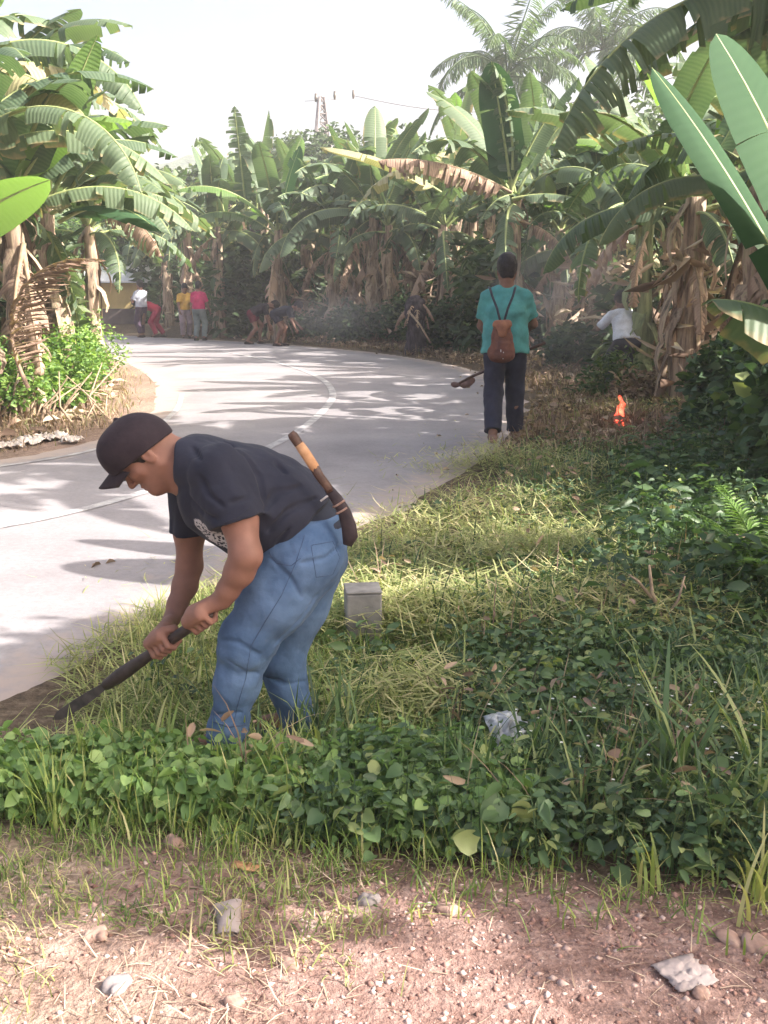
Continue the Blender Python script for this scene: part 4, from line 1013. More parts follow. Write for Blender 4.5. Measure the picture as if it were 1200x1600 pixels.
def stem_mesh(h, r, seed, mat='stem', skirt=True, lean=0.0):
    r_ = random.Random(seed); mb = MB(); n = 12; ph = r_.uniform(0, 6)
    st = random.getstate(); random.seed(seed)
    pts = [Vector((lean * (k / n) ** 1.6 * h + .03 * math.sin(k * .8 + ph), .02 * math.cos(k * .7 + ph), h * k / n - .12 * (k == 0))) for k in range(n + 1)]
    mb.tube(pts, [r * (1.15 - .55 * (k / n) ** 1.1) for k in range(n + 1)], 12, wob=.10)
    if skirt:      # old leaf sheaths curling off the trunk
        for k in range(int(16 + h * 5)):
            z = r_.uniform(.1, h * .98); a = r_.uniform(0, 6.28); rr = r * (1.12 - .5 * z / h); Ls = r_.uniform(.25, .9); wd = r_.uniform(.05, .13)
            c = pts[min(n, int(z / h * n))]
            o_ = Vector((math.cos(a), math.sin(a), 0)); s_ = Vector((-math.sin(a), math.cos(a), 0)); V = []; out = r_.uniform(.02, .22)
            for j in range(5):
                f = j / 4; p = Vector((c.x, c.y, z)) + o_ * (rr * .96 + out * math.sin(f * 2.2)) + Vector((0, 0, -Ls * f)) + s_ * r_.uniform(-.03, .03)
                p.z = max(p.z, .02)
                w_ = wd * (1 - .6 * f); V += [p - s_ * w_, p + o_ * .012, p + s_ * w_]
            mb.add(V, [[j * 3 + b, j * 3 + b + 1, j * 3 + b + 4, j * 3 + b + 3] for j in range(4) for b in (0, 1)])
    random.setstate(st)
    return mb.mesh('pseudostem', M[mat])
STEMS = {}
def get_stem(h, r, mat, lean):
    k = (round(h * 2) / 2, r, mat, round(lean, 1))
    if k not in STEMS: STEMS[k] = stem_mesh(k[0], r, len(STEMS) + 3, mat, True, k[3])
    return STEMS[k], k[0], k[3]
def banana(x, y, h, label, group, n=(2, 4, 3), dead=4, s=1.0, seed=0, stem='stem', r=.14, lean=0.0, yellow=.1, fresh=.15, z=None, face=None, up=None):
    r_ = random.Random(seed * 7 + 3)
    z = gz(x, y) if z is None else z
    me, hh, ln = get_stem(h, r, stem, lean)
    p = empty('banana_plant', (x, y, z), r_.uniform(0, 6.28) if face is None else face, label, 'banana plant', group)
    st = mobj('pseudostem', me, p); st.scale = (1, 1, h / hh)
    top = Vector((ln * hh, 0, h)); a = r_.uniform(0, 6.28); k = 0
    for pool, cnt, dz in ((G_UP, n[0], 0), (G_MID, n[1], -.06), (G_LOW, n[2], -.16)):
        for i in range(cnt):
            a += 2.4 + r_.uniform(-.3, .3); m_ = r_.choice(pool)
            if pool is G_UP and r_.random() < fresh: m_ = FRESH[0]
            elif pool is G_MID and r_.random() < fresh * .5: m_ = FRESH[1]
            elif pool is G_LOW and r_.random() < yellow * 2: m_ = r_.choice(Y_LOW)
            o = mobj('leaf', m_, p, top + Vector((0, 0, dz * (1 + .3 * r_.random())))); o.rotation_euler = (R(r_.uniform(-12, 12)), R(r_.uniform(-7, 7)), a)
            q = s * r_.uniform(.85, 1.12); o.scale = (q, q, q)
    for i in range(dead):
        a += 2.4 + r_.uniform(-.5, .5); m_ = r_.choice(D_HANG)
        o = mobj('dead_leaf', m_, p, Vector((ln * hh * .8, 0, h - .2 - r_.random() * .3 * h))); o.rotation_euler = (0, R(r_.uniform(-5, 12)), a)
        q = min(s * r_.uniform(.75, 1.1), (h - .2) / 1.3); o.scale = (q, q, q)
    return p
def hero_leaf(p, B, T, W, bend, key, tear, droop=15, seed=0, pet=.12, roll=0, seg=34, dry=False, fold=12, name='leaf'):
    "a single leaf of plant p running from world point B to world point T"
    B = Vector(B); T = Vector(T); d = T - B; hz = math.hypot(d.x, d.y); el = math.degrees(math.atan2(d.z, hz)); cl = d.length
    L = cl * (1 + (bend / 57.3) ** 2 / 30); e0 = el + bend * .42
    for _ in range(6):
        me = banana_leaf(L - pet, W, e0, bend, pet, tear, droop, seed, seg, dry, fold)
        # spine end
        n = seg; x = z = 0
        for k in range(n):
            t = (k + .5) / n; a = R(e0) - R(bend) * t ** 1.35; x += math.cos(a) * L / n; z += math.sin(a) * L / n
        L *= cl / math.hypot(x, z); e0 += el - math.degrees(math.atan2(z, x))
    if key: me = with_mat(me, key)
    o = mobj(name, me, p); bpy.context.view_layer.update()
    mw = Matrix.Translation(B) @ Matrix.Rotation(R(roll), 4, d.normalized()) @ Matrix.Rotation(math.atan2(d.y, d.x), 4, 'Z')
    o.matrix_parent_inverse = Matrix.Identity(4)
    o.matrix_basis = p.matrix_basis.inverted() @ mw
    return o

# the row behind the bend
row = [  # u, v base, Y, height, leaf scale, stem radius, label
 (296, 508, 36.0, 3.6, 1.19, .17, 'banana plant with pinkish dead sheaths right behind the man in the magenta shirt'),
 (437, 520, 30.7, 3.2, 1.46, .20, 'banana plant with upright pale green centre leaf behind the two bending men'),
 (523, 522, 30.2, 3.1, 1.24, .17, 'banana plant with peeling brown trunk right of the two bending men'),
 (583, 526, 29.2, 3.6, 1.40, .20, 'thick pale trunked banana plant at the roadside, left trunk of the pair'),
 (607, 528, 28.8, 3.1, 1.13, .17, 'thick pale trunked banana plant at the roadside, right trunk of the pair'),
 (693, 532, 26.7, 3.0, 1.24, .15, 'banana plant between the pale trunk pair and the man in teal'),
 (735, 530, 28.2, 3.5, 1.30, .17, 'banana plant with hanging straw leaves just left of the man in teal'),
 (800, 540, 21.5, 3.3, 1.46, .19, 'tall banana plant rising right behind the head of the man in teal'),
 (870, 540, 22.5, 2.6, 1.19, .16, 'banana plant with brown skirt right of the man in teal'),
 (930, 535, 21.0, 2.2, 1.08, .15, 'shorter banana plant left of the man in white'),
]
for i, (u_, v_, Y_, h_, s_, r_, lb) in enumerate(row):
    p_ = PY(u_, v_, Y_); banana(p_.x, p_.y, h_, lb, 'banana plants around the bend', (3, 5, 3), 2, s_, 100 + i, 'stem', r_, yellow=.07)
GB = 'banana plants deeper in the plantation'
DEEP = ['banana plant above the grey shirted man at the far road end', 'banana plant above the man in red at the far road end', 'banana plant close behind the magenta shirt, in the second row',
 'banana plant of the second row left of the pale green centre leaf', 'banana plant of the second row between pale centre leaf plant and peeling trunk', 'banana plant of the second row left of the pale trunk pair',
 'banana plant of the second row right of the pale trunk pair', 'banana plant high behind the blackened stump', 'banana plant behind and left of the head of the man in teal', 'banana plant behind and right of the head of the man in teal',
 'banana plant behind the smoke right of the man in teal', 'banana plant behind the man in white', 'banana plant behind the green stemmed one', 'banana plant behind the stout brown trunk', 'banana plant deep behind the right edge bushes',
 'banana plant deep beyond the right edge', 'highest banana plant left of the lattice mast', 'highest banana plant right of the lattice mast', 'banana plant high behind the straw hung one by the man in teal']
k_ = 0
for (u_, Y_, h_, s_) in ((225, 42, 3.4, 1.2), (265, 38, 3.3, 1.3), (345, 33, 3.4, 1.3), (385, 36, 4.0, 1.35), (480, 33, 3.5, 1.35), (555, 31, 3.9, 1.35), (640, 30, 3.4, 1.35), (668, 35, 4.2, 1.3), (760, 29, 4.0, 1.4), (835, 25, 3.4, 1.3), (905, 25, 2.9, 1.2), (960, 23, 2.8, 1.2), (1040, 21, 3.0, 1.2), (1110, 19, 3.0, 1.25), (1180, 18, 3.2, 1.25), (1250, 16, 3.2, 1.3), (415, 40, 4.6, 1.4), (610, 37, 4.6, 1.4), (710, 33, 4.2, 1.4)):
    p_ = PY(u_, 520, Y_)
    banana(p_.x, p_.y, h_, DEEP[k_], GB, (3, 6, 4), 1, s_, 200 + k_, 'stem', .16, yellow=.05); k_ += 1
# right verge
p_ = PY(1003, 545, 15.0); g1 = banana(p_.x, p_.y, 2.75, 'green stemmed banana plant beside the man in white', 'banana plants around the bend', (3, 4, 2), 2, 1.15, 301, 'stem_green', .12, yellow=.2)
p_ = PY(1070, 575, 12.6); g2 = banana(p_.x, p_.y, 2.5, 'stout banana plant with big brown trunk right of the man in white', 'banana plants around the bend', (2, 5, 4), 3, 1.0, 302, 'stem', .20, yellow=.2)
p_ = PY(1165, 590, 11.0); g3 = banana(p_.x, p_.y, 2.6, 'banana plant half hidden in the dark bushes at the right edge', 'banana plants around the bend', (2, 4, 3), 3, 1.0, 303, 'stem', .15)
# left bank
left = [(92, 600, 13.6, 2.6, 1.05, .13, 'banana plant with clean pale trunk on the left bank'),
        (38, 600, 12.0, 2.5, 1.0, .14, 'banana plant draped in brown dead fronds at the left edge of the view'),
        (-35, 600, 10.8, 2.9, 1.1, .14, 'banana plant just left of the draped one on the left bank'),
        (150, 560, 18.5, 2.6, 1.1, .14, 'banana plant behind the pale trunk on the left bank'),
        (15, 560, 16.0, 3.7, 1.2, .15, 'tallest banana plant of the left bank'),
        (-70, 560, 14.0, 3.8, 1.2, .15, 'tall banana plant beyond the left edge of the bank'),
        (75, 560, 20.5, 4.2, 1.2, .15, 'banana plant at the back of the left bank')]
LP = []
for i, (u_, v_, Y_, h_, s_, r_, lb) in enumerate(left):
    p_ = PY(u_, v_, Y_); LP.append(banana(p_.x, p_.y, h_, lb, 'banana plants on the left bank', (2, 6, 4), 1 if i != 1 else 2, s_, 410 + i, 'stem', r_, yellow=.06, fresh=.3))
# off to the right of the view: the plants whose leaves hang in and whose shade falls on the verge and road
tp = PY(1330, 640, 5.0); near_r = empty('banana_plant', (tp.x, tp.y, gz(tp.x, tp.y)), 0, 'young banana plant at the right edge holding two broad smooth leaves up into view', 'banana plant', 'banana plants along the right verge')
mobj('pseudostem', stem_mesh(1.0, .09, 91, 'stem_green', True, .0), near_r); near_r.children[0].scale = (1, 1, (tp.z - near_r.location.z) / 1.0)
hero_leaf(near_r, tp, PY(1106, 62, 4.7), .62, 24, 'leaf_big', .04, 4, 7, .45, roll=-58, fold=4, seg=30)
hero_leaf(near_r, tp, PY(1010, 108, 5.3), .34, 16, 'leaf_big', .04, 6, 8, .45, roll=-30, fold=22, seg=30)
hero_leaf(near_r, tp, PY(1118, 470, 4.7), .52, 60, 'leaf_green', .3, 26, 9, .2, roll=-10, seg=30)
hero_leaf(near_r, tp, PY(1150, 330, 5.6), .40, 50, 'leaf_green', .5, 26, 13, .2, roll=10, seg=30)
tall_r = empty('banana_plant', (4.3, 8.9, gz(4.3, 8.9)), 0, 'tall banana plant off the right edge whose long shredded leaf droops across the sky', 'banana plant', 'banana plants along the right verge')
mobj('pseudostem', stem_mesh(3.6, .17, 92, 'stem', True, .0), tall_r)
tp = Vector((4.3, 8.9, gz(4.3, 8.9) + 3.5))
hero_leaf(tall_r, tp, PY(868, 245, 8.2), .85, 95, 'leaf_green', .97, 48, 21, .3, seg=44)
hero_leaf(tall_r, tp, PY(985, -60, 8.6), .62, 40, 'leaf_green', .7, 20, 22, .3, seg=34)
hero_leaf(tall_r, tp, PY(1000, 130, 10.4), .6, 80, 'leaf_green', .8, 30, 24, .3, seg=34)
hero_leaf(tall_r, tp, PY(880, 20, 11.0), .6, 60, 'leaf_green', .8, 22, 25, .3, seg=34)
hero_leaf(tall_r, tp, tp + Vector((1.6, -.6, .5)), .6, 70, None, .7, 20, 26, .3)
hero_leaf(tall_r, tp, tp + Vector((.5, 1.9, .6)), .6, 70, None, .7, 20, 27, .3)
hero_leaf(tall_r, tp, tp + Vector((-.2, -1.5, .9)), .6, 60, None, .7, 20, 28, .3)
hero_leaf(tall_r, tp, PY(706, -14, 7.6), .55, 75, 'leaf_green', .8, 28, 29, .3, seg=34)
for i, (x_, y_, h_, s_, n_) in enumerate(((3.9, 8.0, 4.3, 1.3, (3, 6, 4)), (5.5, 7.2, 3.1, 1.2, (3, 6, 4)), (6.6, 7.6, 3.6, 1.25, (3, 6, 4)), (5.8, 10.4, 3.2, 1.2, (3, 5, 3)), (7.4, 8.9, 4.2, 1.3, (3, 6, 3)), (6.1, 6.9, 5.2, 1.4, (3, 6, 4)), (8.2, 12.5, 3.4, 1.3, (3, 5, 3)), (6.6, 14.2, 3.3, 1.2, (3, 5, 3)), (4.7, 8.3, 2.9, 1.1, (3, 5, 3)), (5.2, 8.6, 5.0, 1.4, (3, 6, 5)), (8.4, 7.3, 5.4, 1.4, (3, 6, 5)))):
    banana(x_, y_, h_, 'banana plant out of view on the right, ' + ('nearest the road, tall, beyond the young one', 'low and second from the road', 'third from the road behind the young one', 'beyond the tall shredded leaf', 'farthest from the road', 'standing nearest the camera and very tall', 'last but one of the line', 'last of the line', 'close behind the young one', 'tall, right behind the low one', 'tallest and farthest from the road')[i], 'banana plants out of view on the right', n_, 2, s_, 500 + i, 'stem', .15)
# hero leaves on the left
p_ = LP[1]
lf0 = empty('banana_plant', (-3.5, 5.9, gz(-3.5, 5.9) if False else 0.0), 0, 'young banana plant at the left edge with one bright sunlit leaf', 'banana plant', 'banana plants on the left bank')
lf0.location = (-4.6, 8.9, gz(-4.6, 8.9)); mobj('pseudostem', stem_mesh(1.3, .10, 93, 'stem_green', False), lf0)
tq = lf0.location + Vector((0, 0, 1.25))
hero_leaf(lf0, tq, PY(100, 300, 8.6), .50, 40, 'leaf_fresh', .1, 10, 31, .15, roll=-35, seg=28)
hero_leaf(lf0, tq, tq + Vector((-1.2, .8, .8)), .4, 50, 'leaf_fresh', .2, 10, 32, .2)
hero_leaf(lf0, tq, tq + Vector((-.6, -.9, .9)), .4, 50, None, .2, 10, 33, .2)
def lh(p, u0, v0, Y0, u1, v1, Y1, W, bend, key, tear, droop, seed, roll=0, dry=False, nm='leaf'):
    hero_leaf(p, PY(u0, v0, Y0), PY(u1, v1, Y1), W, bend, key, tear, droop, seed, .2, roll, 30, dry, name=nm)
T4 = LP[4]
lh(T4, 10, 120, 15.9, 200, 38, 14.6, .50, 55, 'leaf_green', .6, 30, 51)
lh(T4, 10, 130, 15.9, 203, 98, 14.2, .50, 55, 'leaf_green', .75, 34, 52)
lh(T4, 10, 150, 15.9, 202, 130, 15.0, .50, 40, 'leaf_green', .7, 36, 53)
lh(T4, 10, 100, 15.9, 122, 12, 15.4, .50, 30, 'leaf_green', .2, 14, 54)
lh(LP[0], 92, 330, 13.5, 238, 212, 12.8, .55, 60, 'leaf_green', .5, 24, 55)
lh(LP[1], -20, 100, 11.6, 128, 180, 11.0, .62, 30, 'leaf_yellow', .6, 46, 56)
lh(LP[0], 92, 330, 13.5, 250, 300, 12.4, .55, 70, 'leaf_green', .25, 18, 57)
lh(LP[0], 92, 345, 13.5, 248, 362, 12.2, .55, 50, 'leaf_big', .1, 14, 58)
lh(LP[3], 150, 300, 18.4, 282, 290, 17.0, .6, 60, 'leaf_green', .8, 32, 59)
lh(LP[3], 150, 320, 18.4, 252, 400, 17.2, .5, 50, None, .9, 60, 60, dry=True, nm='dead_leaf')
lh(LP[1], 36, 380, 11.9, 20, 560, 11.4, .6, 30, None, 1.0, 60, 61, dry=True, nm='dead_leaf')
lh(LP[1], 36, 390, 11.9, 60, 575, 11.3, .5, 30, None, 1.0, 60, 62, dry=True, nm='dead_leaf')
# marked leaves on the centre row and the tall plant behind the man in teal
CR = GB
def marked(u0, v0, u1, v1, Y, W, bend, key, tear, droop, seed, i, roll=0, dry=False):
    o = row_plants[i]; hero_leaf(o, PY(u0, v0, Y + .2), PY(u1, v1, Y - .3), W, bend, key, tear, droop, seed, .2, roll, 26, dry, name='dead_leaf' if dry else 'leaf')
row_plants = sorted([o for o in bpy.data.objects if o.type == 'EMPTY' and o.get('group') == 'banana plants around the bend' and o.location.y > 17], key=lambda o: o.location.x / o.location.y)
marked(800, 300, 770, 95, 20.5, .75, 20, 'leaf_big', .1, 6, 71, 7, 40)
marked(800, 300, 622, 262, 20.5, .75, 40, 'leaf_yellow', .95, 60, 72, 7)
marked(800, 300, 590, 250, 20.3, .6, 35, None, 1.0, 60, 73, 7, dry=True)
marked(800, 300, 770, 98, 20.4, .7, 50, 'leaf_green', .9, 40, 74, 7)
marked(800, 290, 905, 120, 20.4, .7, 25, 'leaf_green', .6, 20, 75, 7)
marked(800, 310, 960, 350, 19.8, .7, 60, 'leaf_green', .3, 20, 76, 7)
marked(385, 330, 366, 165, 31.5, .75, 14, 'leaf_green', .9, 20, 81, 1, 30)
marked(400, 330, 420, 172, 31.5, .8, 10, 'leaf_green', .6, 14, 82, 1, 60)
marked(350, 330, 308, 214, 32, .7, 22, 'leaf_green', .9, 26, 83, 0)
marked(440, 340, 470, 228, 29, .7, 18, 'leaf_big', .3, 10, 84, 1, 70)
marked(600, 330, 665, 205, 27, .8, 22, 'leaf_green', .8, 20, 85, 4, 20)
marked(690, 320, 742, 100, 24.5, .7, 12, 'leaf_green', .8, 18, 86, 5, 60)
marked(840, 320, 850, 140, 22.5, .7, 12, 'leaf_green', .8, 18, 87, 7, 60)
marked(690, 300, 500, 230, 24, .7, 30, 'leaf_yellow', .3, 25, 77, 5)

# ------------------------------------------------------------------ ground cover
def rd(P): return road_d(P[:, 0], P[:, 1])
def sample(n, x0, x1, y0, y1, fn=None, near=1.0):
    "points on the ground, denser towards the camera; fn keeps with a probability"
    u = rng.uniform(0, 1, n); Y = y0 * (y1 / y0) ** u if near else rng.uniform(y0, y1, n)
    X = rng.uniform(0, 1, n); w0 = .42 * Y + .9
    X = np.maximum(x0, -w0) + X * (np.minimum(x1, w0) - np.maximum(x0, -w0))
    P = np.stack([X, Y], 1); d, l = rd(P)
    if fn is not None:
        k = rng.uniform(0, 1, n) < fn(P[:, 0], P[:, 1], d, l); P, d, l = P[k], d[k], l[k]
    z = gh(P[:, 0], P[:, 1], (d, l)); return np.column_stack([P, z]), d, l
def footprint(X, Y, r=.16):
    m = np.ones(X.shape, bool)
    for (u_, v_) in ((340, 1190), (365, 1195), (450, 1150), (480, 1150)):
        q = PG(u_, v_); m &= np.hypot(X - q.x, Y - q.y) > .13
    q = PG(430, 1205); m &= ~((np.abs(X - q.x) < .22) & (np.abs(Y - q.y) < .07))
    q = PG(1175, 1010); m &= np.hypot(X - q.x, Y - q.y) > .16
    q = PG(785, 1200); m &= np.hypot(X - q.x, Y - q.y) > .10
    return m
def frontl(X): return 2.47 - .165 * X
def weeds(P, hmin, hmax, nl, ll, spread=.16, wd=.62, rnd_c=.5, rnd_s=.28, droop=.25, hi=False):
    "small herbs: a few leaves round each stem"
    n = len(P); m = n * nl; rp = np.repeat(P, nl, axis=0); H = np.repeat(rng.uniform(hmin, hmax, n), nl)
    t = rng.uniform(.25, 1, m); az = rng.uniform(0, 6.283, m); rr = spread * rng.uniform(.1, 1, m) * (1.1 - .5 * t)
    Q = rp + np.stack([np.cos(az) * rr, np.sin(az) * rr, H * t], 1)
    D = np.stack([np.cos(az), np.sin(az), rng.uniform(-.3, .55, m) - droop * .5], 1)
    Nn = rand_dirs(m, (.35, 1.0)); L_ = ll * rng.uniform(.55, 1.25, m) * np.repeat(rng.choice([.55, .8, 1.0, 1.35], n), nl)
    rn = np.clip(np.repeat(rng.normal(rnd_c, rnd_s * .7, n), nl) + rng.normal(0, rnd_s * .5, m), 0, 1)
    lv = (leaves_hi if hi else leaves)(Q, D, Nn, L_, L_ * wd * rng.uniform(.8, 1.2, m), rn)
    # stems
    k = n; az2 = rng.uniform(0, 6.283, k); st = blades(P, rng.uniform(hmin, hmax, k), np.full(k, .006), az2, rng.uniform(0, .3, k), rng.uniform(0, .5, k), np.full(k, .3))
    return [lv, st]
def grassb(P, hmin, hmax, w, lean=.35, curl=.9, c=.5, s=.25, clump=6, rad=.05):
    n = len(P); m = n * clump; rp = np.repeat(P, clump, axis=0) + np.column_stack([rng.normal(0, rad, (m, 2)), np.zeros(m)])
    H = rng.uniform(hmin, hmax, m) * np.repeat(rng.uniform(.7, 1.15, n), clump)
    return blades(rp, H, w * rng.uniform(.6, 1.3, m), rng.uniform(0, 6.283, m), np.abs(rng.normal(0, lean, m)), rng.uniform(.1, 1, m) * curl, np.clip(np.repeat(rng.normal(c, s, n), clump) + rng.normal(0, .12, m), 0, 1))
def strewn(P, lmin, lmax, w, c=.6, s=.25, lift=.03):
    n = len(P); Q = P.copy(); Q[:, 2] += rng.uniform(0, lift, n)
    return blades(Q, rng.uniform(lmin, lmax, n), w * rng.uniform(.6, 1.4, n), rng.uniform(0, 6.283, n), rng.normal(1.45, .22, n), rng.normal(.1, .5, n), np.clip(rng.normal(c, s, n), 0, 1))
big = lambda X, Y: vnoise(X, Y, .9, 21) * .6 + vnoise(X, Y, .35, 22) * .4

# 1 fresh tall grass and round leaves in front of the man
f = lambda X, Y, d, l: (~l) * (d > .1) * (Y > frontl(X) + .02) * (Y < 3.05 + .06 * X) * (X < .45) * footprint(X, Y) * (.25 + .75 * (big(X, Y) > .42)) * (1 - .75 * sstep(X, -.2, .4))
P, d, l = sample(1500, -2.6, .5, 2.3, 3.4, f, 0)
parts = [grassb(P, .06, .20, .0055, .4, 1.1, .72, .22, 7, .05)]
P, d, l = sample(110, -2.6, .1, 2.6, 3.2, f, 0); parts.append(grassb(P, .18, .30, .008, .25, .9, .82, .16, 7, .03))
# thin grass over the rest of the verge
f = lambda X, Y, d, l: (~l) * (d > .12) * (Y > frontl(X)) * ~((X < -.85) & (Y > 3.12)) * footprint(X, Y) * (.15 + .5 * (big(X, Y) > .5)) * (1 - .6 * sstep(Y, 7, 10))
P, d, l = sample(6400, -3, 9, 2.15, 12, f); parts.append(grassb(P, .05, .20, .0055, .6, 1.4, .60, .28, 6, .06))
# ragged fringe along the dirt
f = lambda X, Y, d, l: (np.abs(Y - frontl(X)) < .22) * .8
P, d, l = sample(1300, -3, 3, 2.0, 3.2, f, 0); parts.append(grassb(P, .04, .12, .0045, .8, 1.4, .6, .25, 6, .05))
# matted short grass between weeds and dirt, and ragged cut grass round the man
f = lambda X, Y, d, l: (Y > frontl(X) - .14 - .26 * (X < -.15)) * (Y < frontl(X) + .1) * (.25 + .75 * (vnoise(X, Y, .22, 91) > .42)) * (1 - .65 * sstep(X, .0, .5))
P, d, l = sample(3600, -2.4, 2, 1.9, 3.1, f, 0); parts.append(grassb(P, .02, .06, .0036, 1.25, 1.3, .45, .28, 6, .035))
f = lambda X, Y, d, l: (~l) * (d > .1) * (Y > 2.95) * (Y < 4.8) * (X > -.95) * (X < 1.0) * footprint(X, Y) * (.4 + .6 * (vnoise(X, Y, .2, 92) > .45))
P, d, l = sample(3600, -1.2, 1.2, 2.9, 4.8, f, 0); parts.append(grassb(P, .05, .17, .0055, .95, 1.5, .42, .3, 6, .06))
stuff('verge_grass', parts, M['grass'])
# big single grass clumps at the right front
def tall_clump(u_, v_, n, h, w, c, label, lean=.22, curl=1.0, H0=.55):
    b_ = PG(u_, v_); b_.z = gz(b_.x, b_.y)
    P = np.tile(np.array([[0, 0, 0.]]), (n, 1)) + np.column_stack([rng.normal(0, .035, (n, 2)), np.zeros(n)])
    V, F, A = blades(P, rng.uniform(H0, 1, n) * h, w * rng.uniform(.7, 1.2, n), rng.uniform(0, 6.283, n), np.abs(rng.normal(0, lean, n)), rng.uniform(.5, 1.3, n) * curl, np.clip(rng.normal(c, .15, n), 0, 1), 9)
    o = mobj('grass_clump', np_mesh('grass_clump', V, F, [M['weed'] if c < .75 else M['grass']], True, {'rnd': A}), None, b_); tag(o, label, 'grass clump', 'tall grass clumps')
tall_clump(1052, 1265, 13, .60, .024, .7, 'tall broad bladed grass clump reaching highest on the right front verge')
tall_clump(1180, 1290, 16, .55, .022, .72, 'arching grass clump at the right edge of the verge')
tall_clump(735, 1235, 8, .26, .013, .9, 'light green grass tuft just left of the white plastic scrap')
tall_clump(250, 1210, 26, .30, .012, .8, 'dense upright grass tuft under the tip of the blade')
tall_clump(480, 1215, 18, .30, .010, .9, 'thin pale grass tuft before the far shoe of the man in the cap')
tall_clump(365, 1205, 16, .26, .010, .85, 'thin grass tuft before the near shoe of the man in the cap')
tall_clump(1175, 1425, 14, .26, .012, .95, 'yellow green grass tuft at the dirt edge on the far right')
tall_clump(1010, 1395, 14, .2, .010, .92, 'yellowish grass tuft at the dirt edge below the tall clump')

# 2 herbs
f = lambda X, Y, d, l: (~l) * (d > .2) * (Y > frontl(X) + .1) * (Y < 3.0) * (X < .35) * footprint(X, Y) * (.3 + .7 * (big(X, Y) > .40))
P, d, l = sample(5200, -2.6, .4, 2.4, 3.3, f, 0)
stuff('round_leaf_vines', weeds(P, .05, .18, 8, .036, .10, .95, .5, .3, hi=True), M['weed_light'])
f = lambda X, Y, d, l: (~l) * (d > .15) * (Y > frontl(X) + .03) * (Y < 3.9) * (X > -.30 + .25 * (big(X, Y) - .5) + .55 * sstep(Y, 2.75, 3.3)) * footprint(X, Y) * (.35 + .65 * (vnoise(X, Y, .3, 31) > .4))
P, d, l = sample(6800, -.5, 2.6, 2.1, 4.0, f, 0)
parts = weeds(P, .05, .25, 9, .035, .10, .5, .5, .32, hi=True)
P, d, l = sample(460, -.5, 2.6, 2.15, 3.5, f, 0); parts += weeds(P, .08, .22, 5, .046, .12, .95, .62, .25, hi=True)
f = lambda X, Y, d, l: (~l) * (d > .35) * (Y > 3.5) * footprint(X, Y) * (.12 + .78 * sstep(X - .12 * Y, -.05, .6)) * (.35 + .65 * (vnoise(X, Y, .45, 32) > .42)) * (1 - .9 * sstep(Y, 8.6, 10.5))
P, d, l = sample(12000, -1, 9, 3.4, 14, f); parts += weeds(P, .04, .20, 7, .048, .15, .45, .42, .3)
f = lambda X, Y, d, l: (~l) * (d > 1.3) * (Y > 4) * sstep(X - .2 * Y, -.1, .5) * (1 - .85 * sstep(Y, 8.5, 10))
P, d, l = sample(3200, .5, 9, 4, 14, f); parts += weeds(P, .12, .42, 9, .07, .2, .45, .35, .28)
f = lambda X, Y, d, l: (~l) * (d > .2) * (Y > frontl(X) + .1) * footprint(X, Y) * (vnoise(X, Y, .35, 35) > .45)
P, d, l = sample(520, -.2, 2, 2.2, 3.6, f, 0); parts.append(grassb(P, .20, .40, .013, .35, 1.5, .65, .25, 5, .03))
P, d, l = sample(3000, -.6, 6, 2.2, 9, f); parts.append(grassb(P, .10, .32, .009, .6, 1.6, .65, .3, 6, .05))
stuff('leafy_weeds', parts, M['weed'])
f = lambda X, Y, d, l: (~l) * (d > .3) * (Y > frontl(X) + .15) * footprint(X, Y) * (vnoise(X, Y, .4, 36) > .5)
P, d, l = sample(2600, -.6, 6, 2.4, 9, f); P[:, 2] += rng.uniform(.06, .26, len(P)); n = len(P)
stuff('withered_weeds', [leaves_hi(P, rand_dirs(n, (-.4, .5)), rand_dirs(n, (.2, 1)), rng.uniform(.02, .07, n), rng.uniform(.008, .03, n), np.clip(rng.normal(.6, .3, n), 0, 1)), blades(P - np.array([0, 0, .1]), rng.uniform(.08, .3, n), np.full(n, .005), rng.uniform(0, 6.28, n), np.abs(rng.normal(.5, .6, n)), rng.uniform(0, 1.2, n), np.clip(rng.normal(.6, .3, n), 0, 1))], M['dry_weed'])
# little white flowers among them
f = lambda X, Y, d, l: (Y > frontl(X) + .15) * 1.0
P, d, l = sample(70, .3, 1.5, 2.4, 3.2, f, 0); P[:, 2] += rng.uniform(.16, .3, len(P)); n = len(P)
M['petal'] = mat_leafy('white petals', [(0, (.6, .6, .6)), (1, (.8, .8, .78))], .2)
Q = np.repeat(P, 5, axis=0); az = np.tile(np.arange(5) * 1.256, n); stuff('tiny_flowers', [leaves(Q, np.stack([np.cos(az), np.sin(az), np.full(5 * n, .3)], 1), np.tile([[0, 0, 1.]], (5 * n, 1)), np.full(5 * n, .006), np.full(5 * n, .005), np.full(5 * n, .5))], M['petal'])

# 3 cut straw strewn over the middle of the verge, the road edge and behind the blade
f = lambda X, Y, d, l: (~l) * (d > -.08 - .5 * (vnoise(X, Y, .5, 41) > .62) * (Y > 5.5)) * (Y > 3.15) * ~((X < -1.0) & (Y > 3.2) & (Y < 4.6)) * (1 - .8 * sstep(X - .30 * Y, -1.0, -.3)) * (Y < 9) * (.3 + .7 * (vnoise(X, Y, .4, 42) > .38)) * (1 - .5 * (Y > 7))
P, d, l = sample(26000, -2, 4, 3.1, 9, f)
parts = [strewn(P, .05, .22, .006, .5, .28, .06)]
f = lambda X, Y, d, l: (~l) * (d > .25) * (Y > 4.1) * (Y < 7.2) * (np.abs(X - .10 * Y - .1) < .75 + .3 * vnoise(X, Y, .4, 3)) * 1.0
P, d, l = sample(16000, -1, 2.6, 4, 7.4, f); parts += [strewn(P, .06, .24, .008, .50, .28, .16)]
